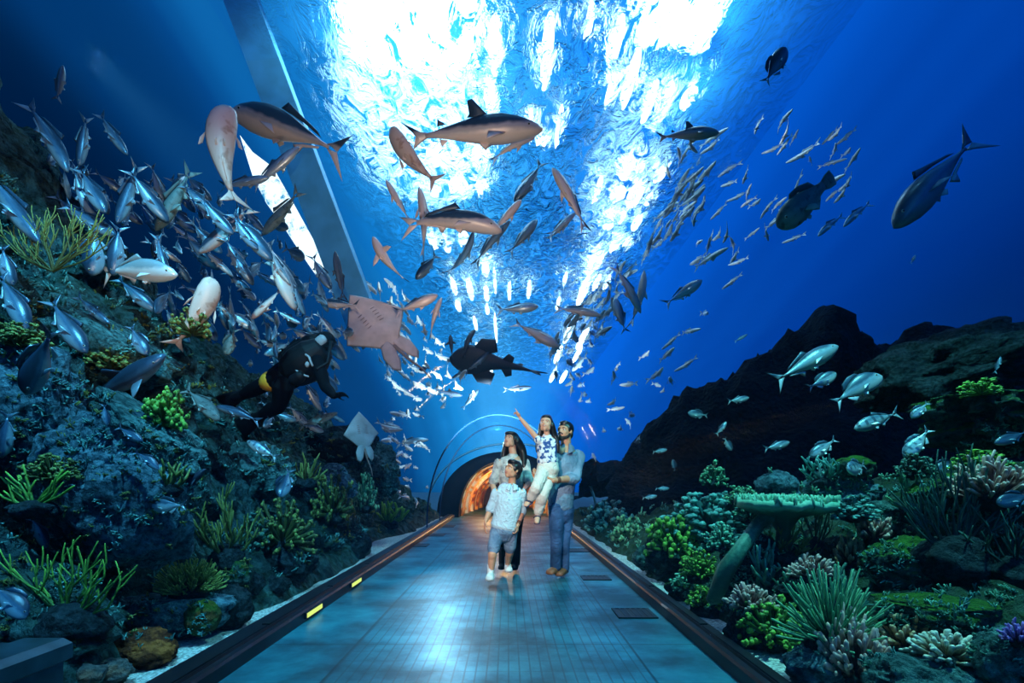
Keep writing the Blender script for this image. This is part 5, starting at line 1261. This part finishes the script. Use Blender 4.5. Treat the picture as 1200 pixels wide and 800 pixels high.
for sh, el, wr in ((RSh, RE, RW_), (LSh, LE, LW_)): c.limb([(sh + (p(600, 543) - sh) * .25, .062, .062), (sh, .060, .060), (sh.lerp(el, .5), .055, .056), (sh.lerp(el, .88), .062, .064)])
w.part('blouse', c, BLOUSE, .009)
c = MB(); c.limb([(p(598, 600, .02), .15, .115), (p(598, 606, .02), .15, .12)], 16)
for hp, kn, an in ((RH, RK, RA), (LH, LK, LA)): c.limb([(hp, .095, .10), (kn, .068, .07), (an, .058, .06)])
w.part('trousers', c, BLACKP, .009)
c = MB(); shoe(c, RA, p(587, 668, -.14), .085, .06); w.part('shoe', c, BLACKP, .007)
c = MB(); shoe(c, LA, p(603, 668.5, -.10), .085, .06); w.part('shoe', c, BLACKP, .007)
c = MB(); c.ball((0, .09, .14), (.385, .42, .40), M, 18, 12)
c.limb([(M @ V3(-.24, -.22, .32), .02, .02), (M @ V3(0, -.31, .30), .03, .022), (M @ V3(.24, -.22, .32), .02, .02)], 8)
c.limb([(M @ V3(-.32, .10, .05), .03, .055), (p(590.5, 530, .05), .032, .06), (p(590, 545, .02), .026, .045), (p(589, 556, .0), .012, .02)], 12)
c.limb([(M @ V3(.32, .10, .1), .04, .07), (p(612, 527, .04), .048, .075), (p(614, 543, .0), .045, .065), (p(616, 560, -.02), .034, .05), (p(616, 570, -.03), .012, .02)], 12)
c.limb([(M @ V3(0, .36, .1), .08, .05), (p(603, 535, .14), .11, .04), (p(604, 556, .15), .08, .025)], 12)
w.part('hair', c, HAIR, .009, 2)

# ---- the boy in front
y = Person(590, 5.42, 'boy in light blue shirt and denim shorts walking in front, looking up left'); p = y.p
hc = p(600.5, 551, .0); M = head_parts(hc, .215, 52, 20); b = MB(); add_head(b, M, True)
b.limb([(p(600, 572, .03), .046, .046), (p(600, 565, .03), .042, .044), (p(601, 557, .02), .040, .044)])
b.limb([(p(597, 577, .02), .125, .075), (p(596, 592, .0), .118, .088), (p(592, 612, .0), .115, .085), (p(590, 622, .0), .118, .09)])
RSh, RE, RW_ = p(581.5, 577, .0), p(574, 597, .03), p(569, 611, -.02); LSh, LE, LW_ = p(611.5, 577, .02), p(612, 599, .05), p(607, 615, -.06)
for sh, el, wr in ((RSh, RE, RW_), (LSh, LE, LW_)): b.limb([(sh, .040, .040), (sh.lerp(el, .5), .034, .034), (el, .029, .030), (el.lerp(wr, .35), .029, .029), (wr, .020, .022)])
hand(b, RW_, (-.12, -.1, -1), (.9, .2, 0), .135, .35); hand(b, LW_, (-.12, -.25, -.95), (-.9, .2, 0), .135, .9, thumb_side=-1)
RH, RK, RA = p(583, 622, .0), p(577.5, 646, -.12), p(575, 670, -.10); LH, LK, LA = p(598, 622, .02), p(597.5, 644, .06), p(595, 661, .26)
for hp, kn, an in ((RH, RK, RA), (LH, LK, LA)): b.limb([(hp, .070, .072), (kn, .046, .05), (kn.lerp(an, .38), .043, .048), (an, .030, .033)])
y.part('body', b, SK, .006); face_bits(y.root, M)
c = MB(); c.limb([(p(600, 571, .03), .062, .056), (p(597.5, 575, .02), .135, .085), (p(596, 592, .0), .140, .110), (p(592, 611, .0), .142, .112), (p(590.5, 617, .0), .148, .116)], 18)
for sh, el, wr in ((RSh, RE, RW_), (LSh, LE, LW_)): c.limb([(sh + (p(597, 578) - sh) * .25, .055, .055), (sh, .052, .052), (sh.lerp(el, .5), .047, .047), (sh.lerp(el, .95), .046, .046)]); c.limb([(sh.lerp(el, .84), .049, .049), (sh.lerp(el, 1.0), .049, .049)])
y.part('shirt', c, LBLUE, .008)
c = MB()
for s in (-1, 1): c.slab([p(600, 567, .01) + V3(s * .01, -.05, .01), p(600, 568, .0) + V3(s * .065, -.02, -.005), p(600, 572, -.03) + V3(s * .06, -.05, -.01), p(599.5, 574, -.06) + V3(s * .015, -.02, -.015)], .012)
for i in range(5): c.ball(p(597 - i * .9, 577 + i * 8, -.115), .007, None, 8, 6)
y.part('collar', c, LBLUE)
c = MB(); c.limb([(p(590.5, 613, .0), .128, .10), (p(590, 624, .0), .135, .11)], 16)
for hp, kn, an in ((RH, RK, RA), (LH, LK, LA)): c.limb([(hp, .080, .084), (hp.lerp(kn, .5), .072, .076), (hp.lerp(kn, .9), .066, .070)])
y.part('shorts', c, SHORTS, .008)
c = MB(); c.limb([(RA + V3(0, 0, .075), .036, .039), (RA, .036, .039)]); c.limb([(LA + V3(0, 0, .075), .036, .039), (LA, .036, .039)]); y.part('socks', c, SOCK)
c = MB(); shoe(c, RA, p(573.5, 682, -.22), .088, .075); y.part('sneaker', c, SNEAK, .007)
c = MB(); shoe(c, LA, p(596, 671.5, .14), .088, .075); y.part('sneaker', c, SNEAK, .007)
c = MB(); c.ball((0, .10, .16), (.39, .43, .39), M, 18, 12); c.ball((.05, -.14, .37), (.30, .27, .15), M, 14, 9); c.ball((0, .32, -.12), (.28, .18, .26), M, 12, 8)
for s in (-1, 1): c.ball((s * .31, -.02, .10), (.06, .14, .18), M, 10, 7)
y.part('hair', c, HAIR, .008, 2)
c = MB(); c.limb([(LW_.lerp(LE, .10), .026, .027), (LW_.lerp(LE, .22), .027, .028)]); y.part('wristband', c, STRAP)

# ---- the diver
SUIT = plain('black_neoprene', (.003, .004, .006), .8, 0., .08); GEAR = plain('black_gear', (.004, .005, .007), .6, 0., .2); YEL = plain('yellow_band', (.75, .38, .03), .5); MASK = plain('mask_glass', (.35, .45, .48), .1, .3); GREY = plain('grey_strap', (.30, .34, .36), .5)
d = Person(357, 5.3, 'scuba diver in black wetsuit and hood hovering over the left reef'); d.root.location = W(357, 430, 5.3); d.o = d.root.location.copy(); p = d.p
hc = p(383, 401, -.05); M = head_parts(hc, .25, 40, -22, -35); b = MB(); add_head(b, M)
b.limb([(p(373, 413, .0), .08, .08), (p(379, 406, -.02), .07, .075)])
b.limb([(p(371, 415, .0), .15, .17, (.4, .3, .8)), (p(357, 427, .02), .17, .19, (.4, .3, .8)), (p(341, 437, .05), .15, .16, (.4, .3, .8)), (p(327, 446, .08), .15, .15, (.4, .3, .8))])
RSh, RE, RW_ = p(372, 424, -.16), p(381, 452, -.22), p(391, 463, -.30); LSh, LE, LW_ = p(366, 408, .16), p(350, 402, .22), p(338, 410, .2)
for sh, el, wr in ((RSh, RE, RW_), (LSh, LE, LW_)): b.limb([(sh, .075, .075), (sh.lerp(el, .5), .066, .066), (el, .056, .056), (el.lerp(wr, .4), .052, .052), (wr, .040, .040)])
hand(b, RW_, (.85, -.1, .1), (0, -.4, -.8), .18, .5); hand(b, LW_, (-.7, 0, -.5), (0, -.5, -.5), .18, .5)
for hp, kn, an in ((p(328, 442, .0), p(306, 452, .1), p(283, 463, .3)), (p(332, 452, -.05), p(327, 474, .05), p(306, 487, .3))): b.limb([(hp, .11, .115), (kn, .078, .08), (kn.lerp(an, .4), .075, .078), (an, .05, .05)])
d.part('body', b, SUIT, .009)
c = MB(); c.limb([(p(340, 417, .22), .095, .095), (p(366, 401, .22), .095, .095)]); c.tube([p(370, 398, .2), p(374, 396, .12)], [.03, .025], 8); d.part('air_tank', c, GEAR)
c = MB(); c.limb([(p(369, 416, -.05), .165, .185, (.4, .3, .8)), (p(356, 427, -.02), .19, .205, (.4, .3, .8)), (p(345, 434, .02), .17, .185, (.4, .3, .8))], 16); c.limb([(p(352, 441, -.2), .06, .05), (p(344, 446, -.18), .06, .05)]); d.part('buoyancy_vest', c, GEAR, .01)
c = MB(); c.limb([(M @ V3(-.23, -.30, .03), .025, .05, (0, 1, 0)), (M @ V3(0, -.40, .03), .03, .055, (0, 1, 0)), (M @ V3(.23, -.30, .03), .025, .05, (0, 1, 0))], 10); o = d.part('dive_mask', c, GREY)
c2 = MB(); c2.ball((0, -.42, .03), (.19, .05, .13), M, 12, 8); link('mask_glass', c2.mesh('mask_glass', MASK), o)
c = MB(); c.ball((0, -.42, -.22), (.10, .08, .08), M); c.tube([M @ V3(.05, -.42, -.22), M @ V3(.45, -.35, -.35), p(384, 425, -.2), p(372, 432, -.25)], [.016] * 4, 8); d.part('regulator', c, GEAR)
c = MB(); c.limb([(p(320, 429.5, -.02), .02, .022), (p(316.5, 432, -.05), .022, .022)]); hp, kn = p(328, 442, .0), p(306, 452, .1)
c = MB(); c.limb([(p(318.5, 446.3, .04), .108, .110), (p(315.5, 447.7, .05), .106, .108)]); d.part('thigh_band', c, YEL)
c = MB(); c.tube([p(352, 411, -.12), p(362, 418, -.26), p(366, 428, -.24)], [.012] * 3, 6); c.tube([p(345, 432, -.16), p(352, 438, -.22), p(361, 441, -.20)], [.010] * 3, 6); c.ball(p(360, 427, -.235), (.022, .02, .03)); d.part('hoses', c, GREY)
for an, tip in ((p(283, 463, .3), p(252, 478, .55)), (p(306, 487, .3), p(280, 503, .5))):
    dd = (tip - an).normalized(); sd = dd.cross(Vector((0, 1, .2))).normalized(); c = MB(); c.slab([an + sd * .05, an + dd * .2 + sd * .09, tip + sd * .12, tip - sd * .12, an + dd * .2 - sd * .09, an - sd * .05], .03); c.limb([(an - dd * .05, .055, .06), (an + dd * .12, .06, .05)]); d.part('swim_fin', c, GEAR)

# ------------------------------------------------------------------ the water itself: a thin blue haze around the tunnel
m, k = mat('water'); vs_ = k.n('ShaderNodeVolumeScatter', i_Density=.004, i_Anisotropy=.1); vs_.inputs[0].default_value = (.07, .45, 1, 1)
ob = k.n('ShaderNodeOutputMaterial'); k.l(vs_.outputs[0], ob.inputs['Volume'])
sec = [Vector((-20, 0, .0)), Vector((GX - GA - .02, 0, .0))] + [Vector((2 * GX - q.x, 0, q.z)) for q in arch(GA + .02, GH + .02)] + [Vector((GX + GA + .02, 0, .0)), Vector((24, 0, .0)), Vector((24, 0, 7.9)), Vector((-20, 0, 7.9))]
mb = MB(); mb.loft([[Vector((q.x, yy, q.z)) for q in sec] for yy in (-3.0, 14.98)])
mb.box((2, 27.5, 3.95), (44, 25, 7.9)); struct(link('water', mb.mesh('water', m, False)))
